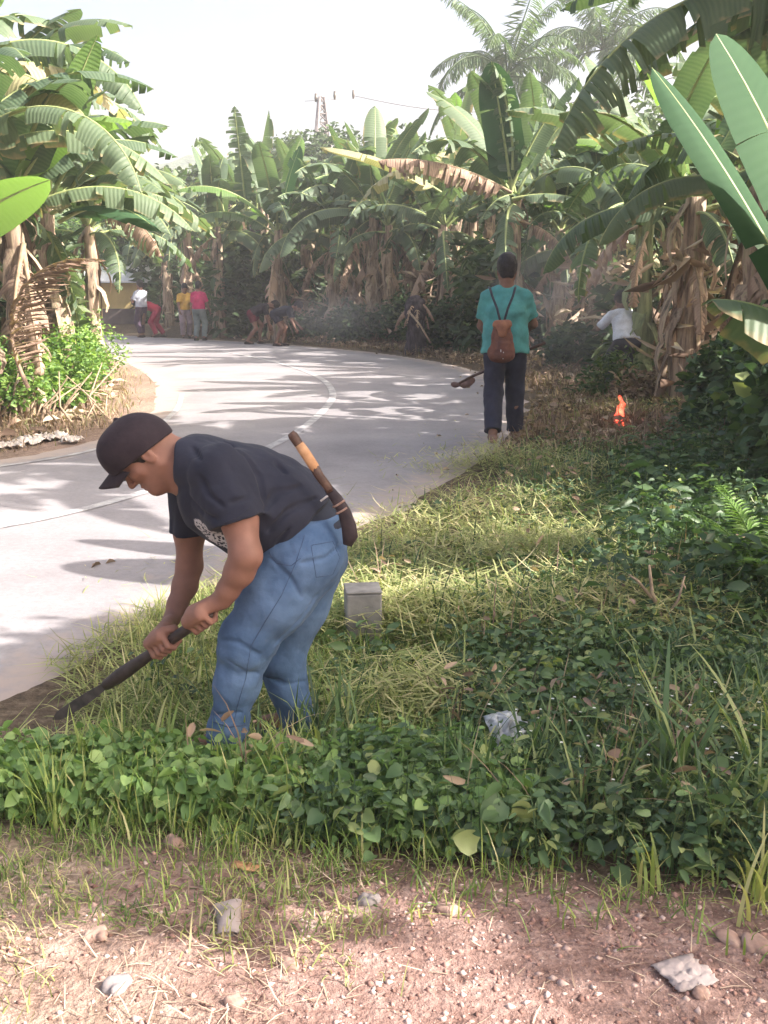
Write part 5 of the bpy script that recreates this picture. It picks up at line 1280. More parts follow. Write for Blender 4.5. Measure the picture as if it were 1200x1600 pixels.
f = lambda X, Y, d, l: (X < -.3) * (np.hypot((X + .74) / .46, (Y - 4.05) / .75) < 1 + .3 * vnoise(X, Y, .2, 4)) * 1.0
P, d, l = sample(5000, -2, -.2, 3.2, 5, f, 0); P[:, 2] = np.maximum(P[:, 2], .01) + .05 * np.exp(-((P[:, 0] + .8) ** 2 + (P[:, 1] - 4.05) ** 2) / .12); parts += [strewn(P, .05, .22, .0065, .25, .26, .05)]
P2 = P[:600]; parts += [grassb(P2, .05, .17, .005, 1.0, 1.2, .5, .3, 3, .04)]
f = lambda X, Y, d, l: (Y < frontl(X) + .12) * (.25 + .75 * (vnoise(X, Y, .35, 43) > .45)) * np.where(X < .0, 1, .28)
P, d, l = sample(5500, -2, 2, 1.55, 3, f, 0); dirt_straw = [strewn(P, .02, .10, .0026, .65, .25, .008)]
f = lambda X, Y, d, l: (Y < frontl(X) + .05) * (X < 0) * (vnoise(X, Y, .3, 44) > .55)
P, d, l = sample(700, -2, .3, 1.6, 2.7, f, 0); parts += [grassb(P, .03, .09, .004, .8, 1.5, .45, .3, 7, .04)]
stuff('dry_straw', dirt_straw, M['litter'])
# faded bits on the road itself
f = lambda X, Y, d, l: (~l) * (d < 0) * (d > -1.1) * np.exp(d * 2.5) * (Y > 5) * (Y < 12)
P, d, l = sample(5000, -2, 3, 5, 12, f); P[:, 2] = .02; parts += [strewn(P, .03, .16, .006, .45, .3, .02)]
for (u_, v_, r_, n_) in ((985, 985, .42, 2600), (860, 860, .5, 1800), (800, 715, .7, 1800), (890, 735, .5, 900), (1040, 640, 1.3, 2500), (640, 960, .3, 800), (1130, 1150, .2, 500), (660, 1080, .3, 700)):
    c_ = PG(u_, v_, .1); q = rng.normal(0, 1, (n_, 2)) * r_ * .5; X, Y = c_.x + q[:, 0], c_.y + q[:, 1] * .8; parts += [strewn(np.stack([X, Y, gh(X, Y) + .02 + .16 * rng.uniform(0, 1, n_) ** 1.5], 1), .05, .2, .0065, .5, .28, .03)]
stuff('cut_grass', parts, M['straw'])

# 4 dry brown growth further along the verge and over the inner bank
f = lambda X, Y, d, l: (~l) * (d > .15) * (Y > 8.6) * (.3 + .7 * (vnoise(X, Y, .8, 51) > .35)) * sstep(Y + .6 * vnoise(X, Y, .5, 52), 8.8, 10.2)
P, d, l = sample(13000, -16, 14, 8.6, 31, f)
parts = [grassb(P, .10, .34, .012, .7, 1.4, .45, .28, 7, .12)]
P, d, l = sample(9000, -16, 14, 9.4, 31, f); parts += weeds(P, .04, .22, 5, .085, .2, .5, .45, .28)
f = lambda X, Y, d, l: l * (d > .25) * (Y > 8) * (.55 + .45 * sstep(d, 1, 2)) * (vnoise(X, Y, .5, 53) > .25)
P, d, l = sample(11000, -16, 0, 8.4, 30, f); parts += [grassb(P, .05, .22, .010, .8, 1.5, .75, .22, 6, .1)]
P, d, l = sample(9000, -16, 0, 8.4, 30, f); parts += [strewn(P, .10, .45, .012, .7, .25, .10)]
stuff('dry_undergrowth', parts, M['dry_weed'])
f = lambda X, Y, d, l: (d > .6) * (Y > 9) * (.6)
P, d, l = sample(9000, -18, 16, 9.5, 34, f); P[:, 2] += rng.uniform(0, .08, len(P)); n = len(P)
parts = [leaves(P, rand_dirs(n, (-.15, .25)), rand_dirs(n, (.5, 1)), rng.uniform(.10, .34, n), rng.uniform(.04, .10, n), np.clip(rng.normal(.55, .25, n), 0, 1), .5)]
f = lambda X, Y, d, l: (~l) * (d < 0) * (d > -.9) * .2
P, d, l = sample(700, -2, 4, 5, 26, f); P[:, 2] = .03; n = len(P); parts += [leaves(P, rand_dirs(n, (-.05, .2)), rand_dirs(n, (.6, 1)), rng.uniform(.03, .09, n), rng.uniform(.02, .04, n), np.clip(rng.normal(.4, .25, n), 0, 1), .5)]
# hanging and leaning dead strips between the trunks
f = lambda X, Y, d, l: (d > 1.6) * (Y > 12) * np.where(l, .35, 1)
P, d, l = sample(9000, -14, 14, 12, 36, f); P[:, 2] += rng.uniform(.0, 1.7, len(P)) ** 1.3; n = len(P)
parts += [leaves(P, rand_dirs(n, (-1, .5)), rand_dirs(n, (-.5, .8)), rng.uniform(.25, .75, n), rng.uniform(.04, .12, n), np.clip(rng.normal(.5, .3, n), 0, 1), .6)]
stuff('leaf_litter', parts, M['litter'])

# ------------------------------------------------------------------ bushes, trees and thickets
def cloud(C, Rr, n, ln, wd=.5, c=.5, s=.25, seed=0, shell=.55):
    C = np.array(C, float); Rr = np.array(Rr, float); D = rand_dirs(int(n), (-1, 1)); rad = (rng.uniform(shell ** 3, 1, int(n))) ** (1 / 3)
    bump_ = .72 + .5 * (vnoise(D[:, 0] * 3 + seed, D[:, 1] * 3 + D[:, 2] * 2, .8, seed))
    Q = C + D * Rr * (rad * bump_)[:, None]; m = len(Q)
    k = vnoise(Q[:, 0] + Q[:, 2] * .7, Q[:, 1] - Q[:, 2] * .6, .45 * float(Rr.mean()) , seed + 5) > .30
    Q, D = Q[k], D[k]; m = len(Q)
    L_ = ln * rng.uniform(.6, 1.3, m); dd = rand_dirs(m, (-.6, .6)) + D * .5
    return leaves(Q, dd, rand_dirs(m, (-.1, 1)) + D * .5, L_, L_ * wd, np.clip(rng.normal(c, s, m), 0, 1))
def bush(x, y, size, h, n, ln, mat, label, group, wd=.5, c=.5, nb=5, z=None, name='bush', cat='bush', seed=1):
    r_ = random.Random(seed); z = gz(x, y) if z is None else z
    p = empty(name, (x, y, z), 0, label, cat, group); pt = []; mb = MB()
    for i in range(nb):
        a = r_.uniform(0, 6.28); rr = r_.uniform(0, .6) * size; hh = h * r_.uniform(.35, .75); C = (math.cos(a) * rr, math.sin(a) * rr, hh)
        q = size * r_.uniform(.4, .7); pt.append(cloud(C, (q, q, min(q, hh * .9 + .05)), n / nb, ln, wd, c, .25, seed * 13 + i))
        mb.tube([(C[0] * .2, C[1] * .2, -.05), (C[0] * .6, C[1] * .6, hh * .5), C], [.03 * size + .006, .02 * size + .004, .006], 5)
    V, F, A = merge(pt); mobj('foliage', np_mesh('foliage', V, F, [M[mat]], True, {'rnd': A}), p); mb.build('branches', M['bark'], p); return p
BL = 'bushes on the left bank'
for i, (u_, v_, Y_, sz, h_, lb) in enumerate(((95, 620, 13.2, .75, .9, 'bright green feathery bush in the middle of the left bank'), (40, 640, 12.2, .65, .8, 'bright green bush at the left end of the bank'), (130, 590, 15.2, .60, .95, 'rounded light green bush nearest the road on the left bank'), (128, 560, 18.5, .7, 1.1, 'bush behind the rounded one on the left bank'), (-20, 650, 11.4, .8, .9, 'bush beyond the left edge of the bank'), (80, 570, 16.5, .8, 1.3, 'taller bush behind the pale trunk on the left bank'))):
    p_ = PY(u_, v_, Y_); bush(p_.x, p_.y, sz, h_, 4200, .075, 'bush', lb, BL, .5, .62, 7, seed=600 + i)
GR = 'dark bushes on the right verge'
for i, (u_, Y_, sz, h_, lb) in enumerate(((1225, 8.6, .6, 1.3, 'dark leafy bush filling the right edge under the broad leaves'), (1175, 10.6, .55, 1.0, 'dark bush just left of the one under the broad leaves'), (1260, 7.0, .6, 1.2, 'dark bush cut by the right edge behind the fern'), (1130, 9.8, .35, .4, 'low dark bush in front of the stout brown trunk'), (1290, 6.2, .6, 1.1, 'dark bush just beyond the right edge'))):
    p_ = PY(u_, 600, Y_); bush(p_.x, p_.y, sz, h_, 4500, .12, 'weed', lb, GR, .6, .35, 7, seed=620 + i)
for i, (u_, Y_, sz, h_) in enumerate(((362, 33.5, .8, .9), (478, 31.5, .8, .6), (640, 28.5, 1.0, 1.1), (675, 25.5, .9, 1.0), (750, 25, 1.0, 1.3), (560, 29, .9, .9), (900, 19.5, .8, .6), (350, 36, 1.2, 1.6))):
    p_ = PY(u_, 530, Y_); bush(p_.x, p_.y, sz, h_, 2600, .16, 'tree_leaf', ('leafy shrub between the trunks, %s' % ('below the leaves right of the magenta shirt', 'right of the two bending men', 'right of the pale trunk pair', 'left of the man in teal, by the leaning pole', 'at the elbow of the man in teal', 'behind the smoke', 'between the teal and white shirts', 'deep behind the magenta shirt')[i]), 'shrubs under the banana rows', .5, .35, 6, seed=640 + i)
# tree with small leaves at the far left bend
def tree(x, y, h, cr, n, ln, label, group, mat='tree_leaf', seed=3, c=.5, nb=9, z=None):
    r_ = random.Random(seed); z = gz(x, y) if z is None else z; p = empty('broadleaf_tree', (x, y, z), 0, label, 'tree', group)
    mb = MB(); mb.tube([(0, 0, -.1), (.05, 0, h * .3), (-.05, .05, h * .6), (0, 0, h * .9)], [.05 * h ** .8, .04 * h ** .8, .028 * h ** .8, .02], 8, wob=.08); pt = []
    for i in range(nb):
        a = i * 2.4 + r_.uniform(-.4, .4); rr = cr * r_.uniform(.25, .85); C = (math.cos(a) * rr, math.sin(a) * rr, h * r_.uniform(.42, 1.0)); q = cr * r_.uniform(.35, .6)
        mb.tube([(0, 0, h * .35 + i * .3 * h / nb * .5), (C[0] * .6, C[1] * .6, C[2] * .85), C], [.03 * h ** .6, .018 * h ** .6, .008], 6)
        pt.append(cloud(C, (q, q, q * .7), n / nb, ln, .5, c, .25, seed * 17 + i, .35))
    mb.build('trunk', M['bark'], p); V, F, A = merge(pt); mobj('crown', np_mesh('crown', V, F, [M[mat]], True, {'rnd': A}), p); return p
GT = 'trees behind the plantation'
p_ = PY(228, 505, 43); tree(p_.x, p_.y, 4.6, 3.0, 9000, .20, 'small leaved tree above the yellow wall at the far left bend', GT, 'bush', 701, .35, 12)
p_ = PY(165, 505, 44); tree(p_.x, p_.y, 5.0, 3.0, 8000, .22, 'small leaved tree left of the one above the yellow wall', GT, 'bush', 702, .3, 12)
labs = ['behind the lattice mast', 'right of the lattice mast', 'behind the row left of the mast', 'left half of the far background', 'behind the tall plant of the teal man', 'far right background', 'right of the palm', 'behind the white shirt man', 'at the centre of the far background']
for i, (u_, Y_, h_, c_) in enumerate(((470, 58, 8.6, 3.2), (590, 56, 8.3, 4.0), (400, 50, 6.4, 3.6), (320, 55, 6.6, 3.8), (730, 50, 7.0, 4.0), (1000, 36, 6.5, 4.0), (880, 42, 7.2, 4.0), (960, 30, 4.4, 3.0), (540, 48, 6.2, 3.4))):
    p_ = PY(u_, 505, Y_); tree(p_.x, p_.y, h_, c_, 7000, .32, 'dark broadleaf tree ' + labs[i], GT, 'tree_leaf', 710 + i, .35, 11)
# dense mass of undergrowth and leaves behind the rows, uncountable
pts = []
def wall(Pn, Y0, Y1, u0, u1, hmax, ln, c):
    u_ = rng.uniform(u0, u1, Pn); Y_ = rng.uniform(Y0, Y1, Pn); X = (u_ - 600) / 1600 * Y_ * .98
    z = gh(X, Y_) + hmax * rng.uniform(0, 1, Pn) ** 1.1 * (.55 + .6 * vnoise(X, Y_, 2.0, 61))
    k = vnoise(X * 1.0 + z, z * 1.4 - Y_ * .5, .8, 62) > .28; X, Y_, z = X[k], Y_[k], z[k]; n = len(X)
    return leaves(np.stack([X, Y_, z], 1), rand_dirs(n, (-.8, .5)), rand_dirs(n, (-.2, 1)), ln * rng.uniform(.6, 1.5, n), ln * .35 * rng.uniform(.5, 1.3, n), np.clip(rng.normal(c, .25, n), 0, 1))
pts.append(wall(14000, 32.5, 38, 335, 760, 3.2, .42, .3)); pts.append(wall(3500, 39, 45, 215, 345, 3.4, .42, .3)); pts.append(wall(15000, 23, 29, 720, 1300, 2.6, .36, .35)); pts.append(wall(4500, 17, 21, 940, 1300, 1.6, .3, .4)); pts.append(wall(6000, 18, 26, -120, 120, 3.0, .34, .45)); pts.append(wall(9000, 14, 18, -160, 110, 2.2, .26, .5))
stuff('plantation_thicket', pts, M['tree_leaf'])

# ------------------------------------------------------------------ palms
def frond(L, e0, bend, seed, nl=46, ll=.62):
    r_ = random.Random(seed); pts = [Vector((0, 0, 0))]; T = []
    for k in range(20):
        a = R(e0) - R(bend) * ((k + .5) / 20) ** 1.4; d = Vector((math.cos(a), 0, math.sin(a))); T.append(d); pts.append(pts[-1] + d * L / 20)
    mb = MB(); mb.tube(pts, [.035 * (1 - k / 21) + .006 for k in range(21)], 5)
    Q = []; D = []; L_ = []
    for k in range(nl):
        s = .12 + .88 * k / nl; x = s * 20; i = min(19, int(x)); P0 = pts[i].lerp(pts[i + 1], x - i)
        for q in (1, -1):
            l = ll * (math.sin(math.pi * min(1, s * .9 + .08)) ** .6) * r_.uniform(.8, 1.1); d = T[i] * .55 + Vector((0, q, 0)) * .75 + Vector((0, 0, -.45 - r_.uniform(0, .5)))
            Q.append(P0); D.append(d); L_.append(l)
    V, F, A = leaves(np.array(Q, float), np.array(D, float), rand_dirs(len(Q), (.3, 1)), np.array(L_), np.full(len(Q), .055), np.full(len(Q), .5), .3)
    n0 = len(mb.V); V2 = np.vstack([np.array([tuple(v) for v in mb.V]), V]); F2 = [np.array([p for p in mb.poly if len(p) == 4])] + [f + n0 for f in F]
    return np_mesh('frond', V2, F2, [M['palm_leaf']], True, {'rnd': np.concatenate([np.full(n0, .6), np.clip(A + rng.normal(0, .15, len(A)), 0, 1)])})
FR = [frond(4.2, 74, 62, 1, 60, .8), frond(4.4, 52, 110, 2, 60, .8), frond(4.3, 30, 115, 3, 60, .8), frond(4.0, -5, 75, 4, 60, .8)]
def palm(x, y, h, label, seed, n=19, lean=.6):
    r_ = random.Random(seed); p = empty('coconut_palm', (x, y, gz(x, y)), 0, label, 'palm tree', 'coconut palms')
    mb = MB(); mb.tube([(lean * (k / 10) ** 2 - lean, 0, h * k / 10) for k in range(11)], [.22 - .009 * k for k in range(11)], 10, wob=.05); mb.build('trunk', M['bark'], p)
    for i in range(n):
        o = mobj('frond', FR[(i * 4) // n], p, Vector((0, 0, h))); o.rotation_euler = (R(r_.uniform(-14, 14)), 0, i * 2.4 + r_.uniform(-.25, .25)); q = r_.uniform(.85, 1.1); o.scale = (q, q, q)
p_ = PY(782, 505, 42); palm(p_.x, p_.y, 9.2, 'coconut palm rising against the sky behind the man in teal', 5)
p_ = PY(925, 505, 46); palm(p_.x, p_.y, 11.0, 'coconut palm right of the one against the sky', 6)

# ------------------------------------------------------------------ lattice mast and line
M['galv'] = mat_noise('weathered steel', [(.3, (.16, .14, .14)), (.7, (.30, .27, .26))], 6, .6, .2)
M['insul'] = mat_noise('brown insulator', [(.3, (.06, .05, .04)), (.7, (.12, .10, .08))], 6, .3, 0)
mp = PY(507, 500, 62); mz = gz(mp.x, mp.y); zt = PY(507, 152, 62).z
mast = empty('lattice_mast', (mp.x, mp.y, mz), .25, 'tapering steel lattice power mast standing above the banana plants', 'mast')
Hm = zt - mz; wd = lambda z: 1.15 * (1 - z / Hm) + .14
for a, b in ((1, 1), (1, -1), (-1, 1), (-1, -1)):
    mb = MB(); mb.tube([(a * wd(0), b * wd(0), 0), (a * wd(Hm), b * wd(Hm), Hm)], .085, 4); mb.build('mast_leg', M['galv'], mast)
mb = MB(); nz = 26
for k in range(nz):
    z0, z1 = Hm * k / nz, Hm * (k + 1) / nz; w0, w1 = wd(z0), wd(z1)
    for (a, b), (c_, d_) in (((1, 1), (1, -1)), ((1, -1), (-1, -1)), ((-1, -1), (-1, 1)), ((-1, 1), (1, 1))):
        mb.tube([(a * w0, b * w0, z0), (c_ * w1, d_ * w1, z1)], .035, 4); mb.tube([(a * w1, b * w1, z1), (c_ * w1, d_ * w1, z1)], .035, 4)
mb.build('bracing', M['galv'], mast)
mb = MB(); mb.tube([(-1.0, 0, Hm - .25), (2.3, 0, Hm + .05)], .015, 5); mb.build('crossarm', M['galv'], mast)
for du, dv in ((493, 153), (524, 148), (555, 145)):
    q = PY(du, dv, 62) - Vector((mp.x, mp.y, mz)); q = Matrix.Rotation(-.25, 3, 'Z') @ q; mb = MB(); mb.tube([(q.x, 0, q.z - .24), (q.x, 0, q.z - .05), (q.x, 0, q.z + .22)], [.05, .085, .06], 8); mb.build('insulator', M['insul'], mast)
a_, b_ = PY(555, 150, 62), PY(1300, 40, 34)
mb = MB(); mb.tube([a_.lerp(b_, k / 16) + Vector((0, 0, -1.6 * math.sin(math.pi * k / 16))) for k in range(17)], .018, 4); tag(mb.build('power_line', M['galv']), 'thin overhead wire running right from the lattice mast', 'wire')

# house with a yellow wall at the far left
hp_ = PY(170, 508, 40); hs_ = empty('house', (hp_.x, hp_.y, gz(hp_.x, hp_.y)), .10, 'low house with yellow wall and dark base at the far left of the road', 'house')
M['yellow_wall'] = mat_noise('yellow plaster', [(.3, (.42, .31, .12)), (.7, (.55, .42, .18))], 2, .9, .2)
M['plinth'] = mat_noise('dark plinth', [(.3, (.08, .06, .06)), (.7, (.14, .11, .10))], 3, .9, .2)
M['tin'] = mat_noise('pale tin roof', [(.3, (.55, .56, .57)), (.7, (.72, .72, .72))], 2, .5, .3, stretch=(12, 1, 1))
mb = MB(); mb.box((-1.5, 2.5, 1.05), (5.4, 5, .95)); mb.build('wall', M['yellow_wall'], hs_, False)
mb = MB(); mb.box((-1.5, 2.5, .27), (5.5, 5.1, .60)); mb.build('plinth', M['plinth'], hs_, False)
mb = MB(); mb.add([(-4.8, -.5, 1.6), (1.7, -.5, 1.6), (1.7, 2.5, 2.5), (-4.8, 2.5, 2.5), (-4.8, 5.6, 1.6), (1.7, 5.6, 1.6), (-4.8, -.5, 1.54), (1.7, -.5, 1.54), (1.7, 2.5, 2.44), (-4.8, 2.5, 2.44), (-4.8, 5.6, 1.54), (1.7, 5.6, 1.54)], [[0, 1, 2, 3], [3, 2, 5, 4], [7, 6, 9, 8], [8, 9, 10, 11], [0, 6, 7, 1], [1, 7, 8, 2], [2, 8, 11, 5], [4, 10, 9, 3], [3, 9, 6, 0], [5, 11, 10, 4]]); mb.build('roof', M['tin'], hs_, False)

# ------------------------------------------------------------------ small things on the verge and the dirt
b_ = PG(567, 1006); b_.z = gz(b_.x, b_.y) - .03
mk = empty('concrete_marker', tuple(b_), .12, 'square weathered grey concrete marker post standing in the cut grass beside the man', 'marker post')
M['conc'] = mat_noise('weathered concrete', [(.3, (.13, .125, .12)), (.5, (.22, .21, .20)), (.7, (.30, .29, .27))], 9, .9, .6, .012, 8)
mb = MB(); mb.box((0, 0, .135), (.150, .15, .27)); o = mb.build('post', M['conc'], mk, False, .008)
mb = MB(); mb.box((0, 0, .276), (.153, .153, .010)); o = mb.build('top_slab', M['conc'], mk, False, .004)
def stone(u_, v_, w, h, mat, label, name='stone', cat='stone', group=None, seed=1, flat=.7):
    w *= .72 if w < .2 else 1; h *= .8 if w < .2 else 1; b_ = PG(u_, v_); b_.z = gz(b_.x, b_.y) + h * .08
    s = SDF(); r_ = random.Random(seed)
    for i in range(5): s.el((r_.uniform(-.25, .25) * w, r_.uniform(-.2, .2) * w, r_.uniform(-.15, .15) * h), (w * .36, w * .3, h * .42), [unit((1, r_.uniform(-.5, .5), r_.uniform(-.3, .3))), (0, 1, 0), (0, 0, 1)], w * .1)
    wf = wrinkle_field(seed, 9, (.9 / w * 4, 1.5 / w * 12), (1, 1, 1)); V, F = s.mesh(w / 16, lambda X, Y, Z: w * .15 * wf(X, Y, Z))
    o = mobj(name, np_mesh(name, V, F, [M[mat]], False), None, b_); o.rotation_euler = (0, 0, r_.uniform(0, 6)); return tag(o, label, cat, group)
M['stone'] = mat_noise('pinkish stone', [(.3, (.20, .125, .10)), (.7, (.40, .28, .23))], 20, .9, .6, .006)
M['stone_grey'] = mat_noise('grey stone', [(.3, (.15, .13, .13)), (.7, (.28, .25, .25))], 14, .9, .6, .006)
SG = 'stones at the dirt edge'
stone(272, 1334, .062, .045, 'stone', 'pinkish stone under the grass fringe, left of the curled dry leaf', group=SG, seed=1)
stone(518, 1410, .045, .028, 'stone', 'pale stone at the foot of the verge, above the smaller pebble', group=SG, seed=2)
stone(576, 1416, .065, .03, 'stone_grey', 'flat grey pink stone right of the pale one', group=SG, seed=3)
stone(508, 1444, .035, .02, 'stone', 'small light pebble below the pale stone', group=SG, seed=4)
stone(698, 1434, .060, .026, 'stone', 'flat pinkish stone below the middle of the verge', group=SG, seed=5)
stone(152, 1476, .07, .03, 'stone', 'pale stone with dark underside on the left dirt', group=SG, seed=6)
stone(183, 1556, .07, .035, 'stone_grey', 'grey stone near the lower left corner', group=SG, seed=7)
stone(365, 1585, .05, .03, 'stone', 'pinkish stone at the bottom edge, left of the middle', group=SG, seed=8)
stone(1180, 1490, .09, .035, 'stone', 'orange pink stone at the right edge of the dirt', group=SG, seed=9)
stone(1140, 1484, .07, .03, 'stone', 'pale stone beside the orange pink one at the right edge', group=SG, seed=10)
stone(1093, 1566, .045, .03, 'stone', 'pale pebble on the dirt below the crumpled clear plastic', group=SG, seed=11)
stone(412, 1400, .04, .02, 'stone', 'small pebble right of the crushed plastic cup', group=SG, seed=12)
stone(455, 1080 + 445, .05, .03, 'stone', 'half buried stone in the middle of the dirt', group=SG, seed=13)
stone(1018, 728, .45, .20, 'bark', 'dark cut trunk chunk lying in the weeds below the flame', 'cut_log', 'cut log', seed=31)
# gravel
f = lambda X, Y, d, l: (Y < frontl(X) + .05) * np.where(X < -.2, .5, 1)
P, d, l = sample(11000, -1.6, 1.6, 1.5, 2.5, f, 0)
ico = []
n = len(P); dirs = np.array([(1, 0, 0), (-1, 0, 0), (0, 1, 0), (0, -1, 0), (0, 0, 1), (0, 0, -1)], float)
sz = .0025 + .0105 * rng.uniform(0, 1, n) ** 3.5
V = P[:, None, :] + dirs[None] * sz[:, None, None] * rng.uniform(.5, 1.2, (n, 6, 1)) * np.array([1, 1, .7]) + rng.normal(0, .15, (n, 6, 3)) * sz[:, None, None]
b0 = (np.arange(n) * 6)[:, None]; F = np.vstack([b0 + np.array([t]) for t in ([0, 2, 4], [2, 1, 4], [1, 3, 4], [3, 0, 4], [2, 0, 5], [1, 2, 5], [3, 1, 5], [0, 3, 5])])
M['gravel'] = mat_leafy('gravel grains', [(0, (.14, .08, .065)), (.5, (.33, .20, .17)), (1, (.48, .38, .34))], 0, .9, spec=.1)
tag(mobj('gravel', np_mesh('gravel', V.reshape(-1, 3), F, [M['gravel']], False, {'rnd': np.repeat(rng.uniform(0, 1, n), 6)})), kind='stuff')
# white plastic scrap in the weeds, crushed cup, clear plastic, curled leaf
def sheet(u_, v_, w, l, hgt, mat, label, name, cat, seed, z=.0, rz=0, nx_=18, group=None, fold=1.0):
    b_ = PG(u_, v_, .02); b_.z = gz(b_.x, b_.y) + z
    gx_, gy_ = np.meshgrid(np.linspace(-.5, .5, nx_), np.linspace(-.5, .5, nx_)); wf = wrinkle_field(seed, 10, (5, 26), (1, 1, 1))
    zz = wf(gx_, gy_, gx_ * 0) ; x = gx_ * w * (1 - .25 * np.abs(zz)); y = gy_ * l * (1 - .2 * zz); zz = hgt * (.5 + .5 * fold * zz) * (1 - 1.2 * (gx_ ** 2 + gy_ ** 2))
    ii = (np.arange(nx_ - 1)[:, None] * nx_ + np.arange(nx_ - 1)[None, :]).ravel()
    o = mobj(name, np_mesh(name, np.stack([x.ravel(), y.ravel(), zz.ravel()], 1), np.stack([ii, ii + 1, ii + nx_ + 1, ii + nx_], 1), [M[mat]], False), None, b_); o.rotation_euler = (0, 0, rz)
    md = o.modifiers.new('s', 'SOLIDIFY'); md.thickness = .0025; return tag(o, label, cat, group)
M['plastic_dusty'] = mat_noise('dusty pale sheet', [(.3, (.42, .36, .32)), (.7, (.70, .64, .58))], 8, .8, .3)
M['plastic'] = mat_noise('dirty white plastic', [(.3, (.34, .36, .38)), (.7, (.52, .54, .56))], 8, .35, .3, spec=.5)
o = sheet(788, 1186, .14, .13, .17, 'plastic', 'crumpled white plastic scrap caught in the weeds', 'plastic_scrap', 'plastic scrap', 3, .10, .3, fold=.55); o.rotation_euler = (.7, 0, .3)
for i, (u_, v_, w_) in enumerate(((45, 690, .34), (80, 684, .36), (15, 698, .30), (112, 690, .22))):
    sheet(u_, v_, w_, w_ * .8, .12, 'plastic_dusty', 'crumpled pale sheet dumped on the left shoulder, %s' % ('second from the left', 'biggest near the road side', 'leftmost', 'rightmost and smallest')[i], 'plastic_sheet', 'plastic sheet', 20 + i, .02, i, group='dumped sheets on the left shoulder')
def clear_mat():
    m, N, L, b = mat_new('clear scuffed plastic'); b.inputs['Base Color'].default_value = (.40, .34, .33, 1); b.inputs['Roughness'].default_value = .45; b.inputs['Transmission Weight'].default_value = .35; b.inputs['IOR'].default_value = 1.15
    tc = N.new('ShaderNodeTexCoord'); n = noise(N, L, 60, 4, tc.outputs['Object']); bump(N, L, n.outputs['Fac'], b, .5, .003); return m
M['clear'] = clear_mat()
b_ = PG(356, 1478); b_.z = .012; cup = empty('plastic_cup', tuple(b_), .15, 'crushed translucent plastic cup lying on the dirt', 'plastic cup')
mb = MB(); sg = 24
for (r0, z0) in ((0, 0),):
    V = []; prof = ((.018, 0), (.022, .004), (.024, .03), (.027, .06), (.031, .092), (.033, .094))
    for (rr, zz) in prof:
        for k in range(sg): a = 2 * PI * k / sg; q = rr * (1 + .20 * math.sin(3 * a + zz * 55) + .10 * math.sin(7 * a + zz * 90)); V.append((math.cos(a) * q + .05 * zz, zz * 1.05, .016 + math.sin(a) * q * .50 + .12 * zz))
    F = [[i * sg + k, i * sg + (k + 1) % sg, (i + 1) * sg + (k + 1) % sg, (i + 1) * sg + k] for i in range(len(prof) - 1) for k in range(sg)] + [list(range(sg))]
    mb.add(V, F)
o = mb.build('cup_wall', M['clear'], cup); md = o.modifiers.new('s', 'SOLIDIFY'); md.thickness = .0012
mb = MB(); zz = .094; mb.tube([(math.cos(2 * PI * k / 24) * .033 * (1 + .20 * math.sin(6 * PI * k / 24 + zz * 55)) + .05 * zz, zz * 1.05, .016 + math.sin(2 * PI * k / 24) * .033 * .5 * (1 + .20 * math.sin(6 * PI * k / 24 + zz * 55)) + .12 * zz) for k in range(25)], .0018, 6); mb.build('rim', M['clear'], cup)
sheet(1070, 1525, .12, .09, .022, 'clear', 'crumpled clear plastic piece on the dirt at the right', 'plastic_film', 'plastic film', 9, .006, .4)
sheet(385, 1362, .085, .030, .02, 'wood', 'curled dry tan leaf lying at the dirt edge', 'dry_leaf', 'dry leaf', 12, .006, -.3)
M['twig'] = mat_noise('dry twig', [(.3, (.20, .14, .10)), (.7, (.42, .32, .22))], 20, .85, .5)
# cut sapling with bare forked branches
b_ = PG(1040, 1035); b_.z = gz(b_.x, b_.y)
sp_ = empty('cut_sapling', tuple(b_), 0, 'bare forked stem of a cut sapling sticking out of the weeds', 'sapling')
mb = MB(); mb.tube([(0, 0, 0), (-.03, 0, .12), (-.07, .01, .22), (-.09, 0, .34)], [.012, .010, .008, .005], 7, wob=.08); mb.build('stem', M['twig'], sp_)
for pts_ in ([(-.07, .01, .20), (-.13, .02, .27), (-.17, .0, .30)], [(-.02, 0, .10), (.03, -.02, .2), (.05, -.02, .30)], [(-.03, 0, .12), (.04, .0, .08), (.10, .02, -.0)]): mb = MB(); mb.tube(pts_, [.008, .006, .003], 6); mb.build('branch', M['twig'], sp_)
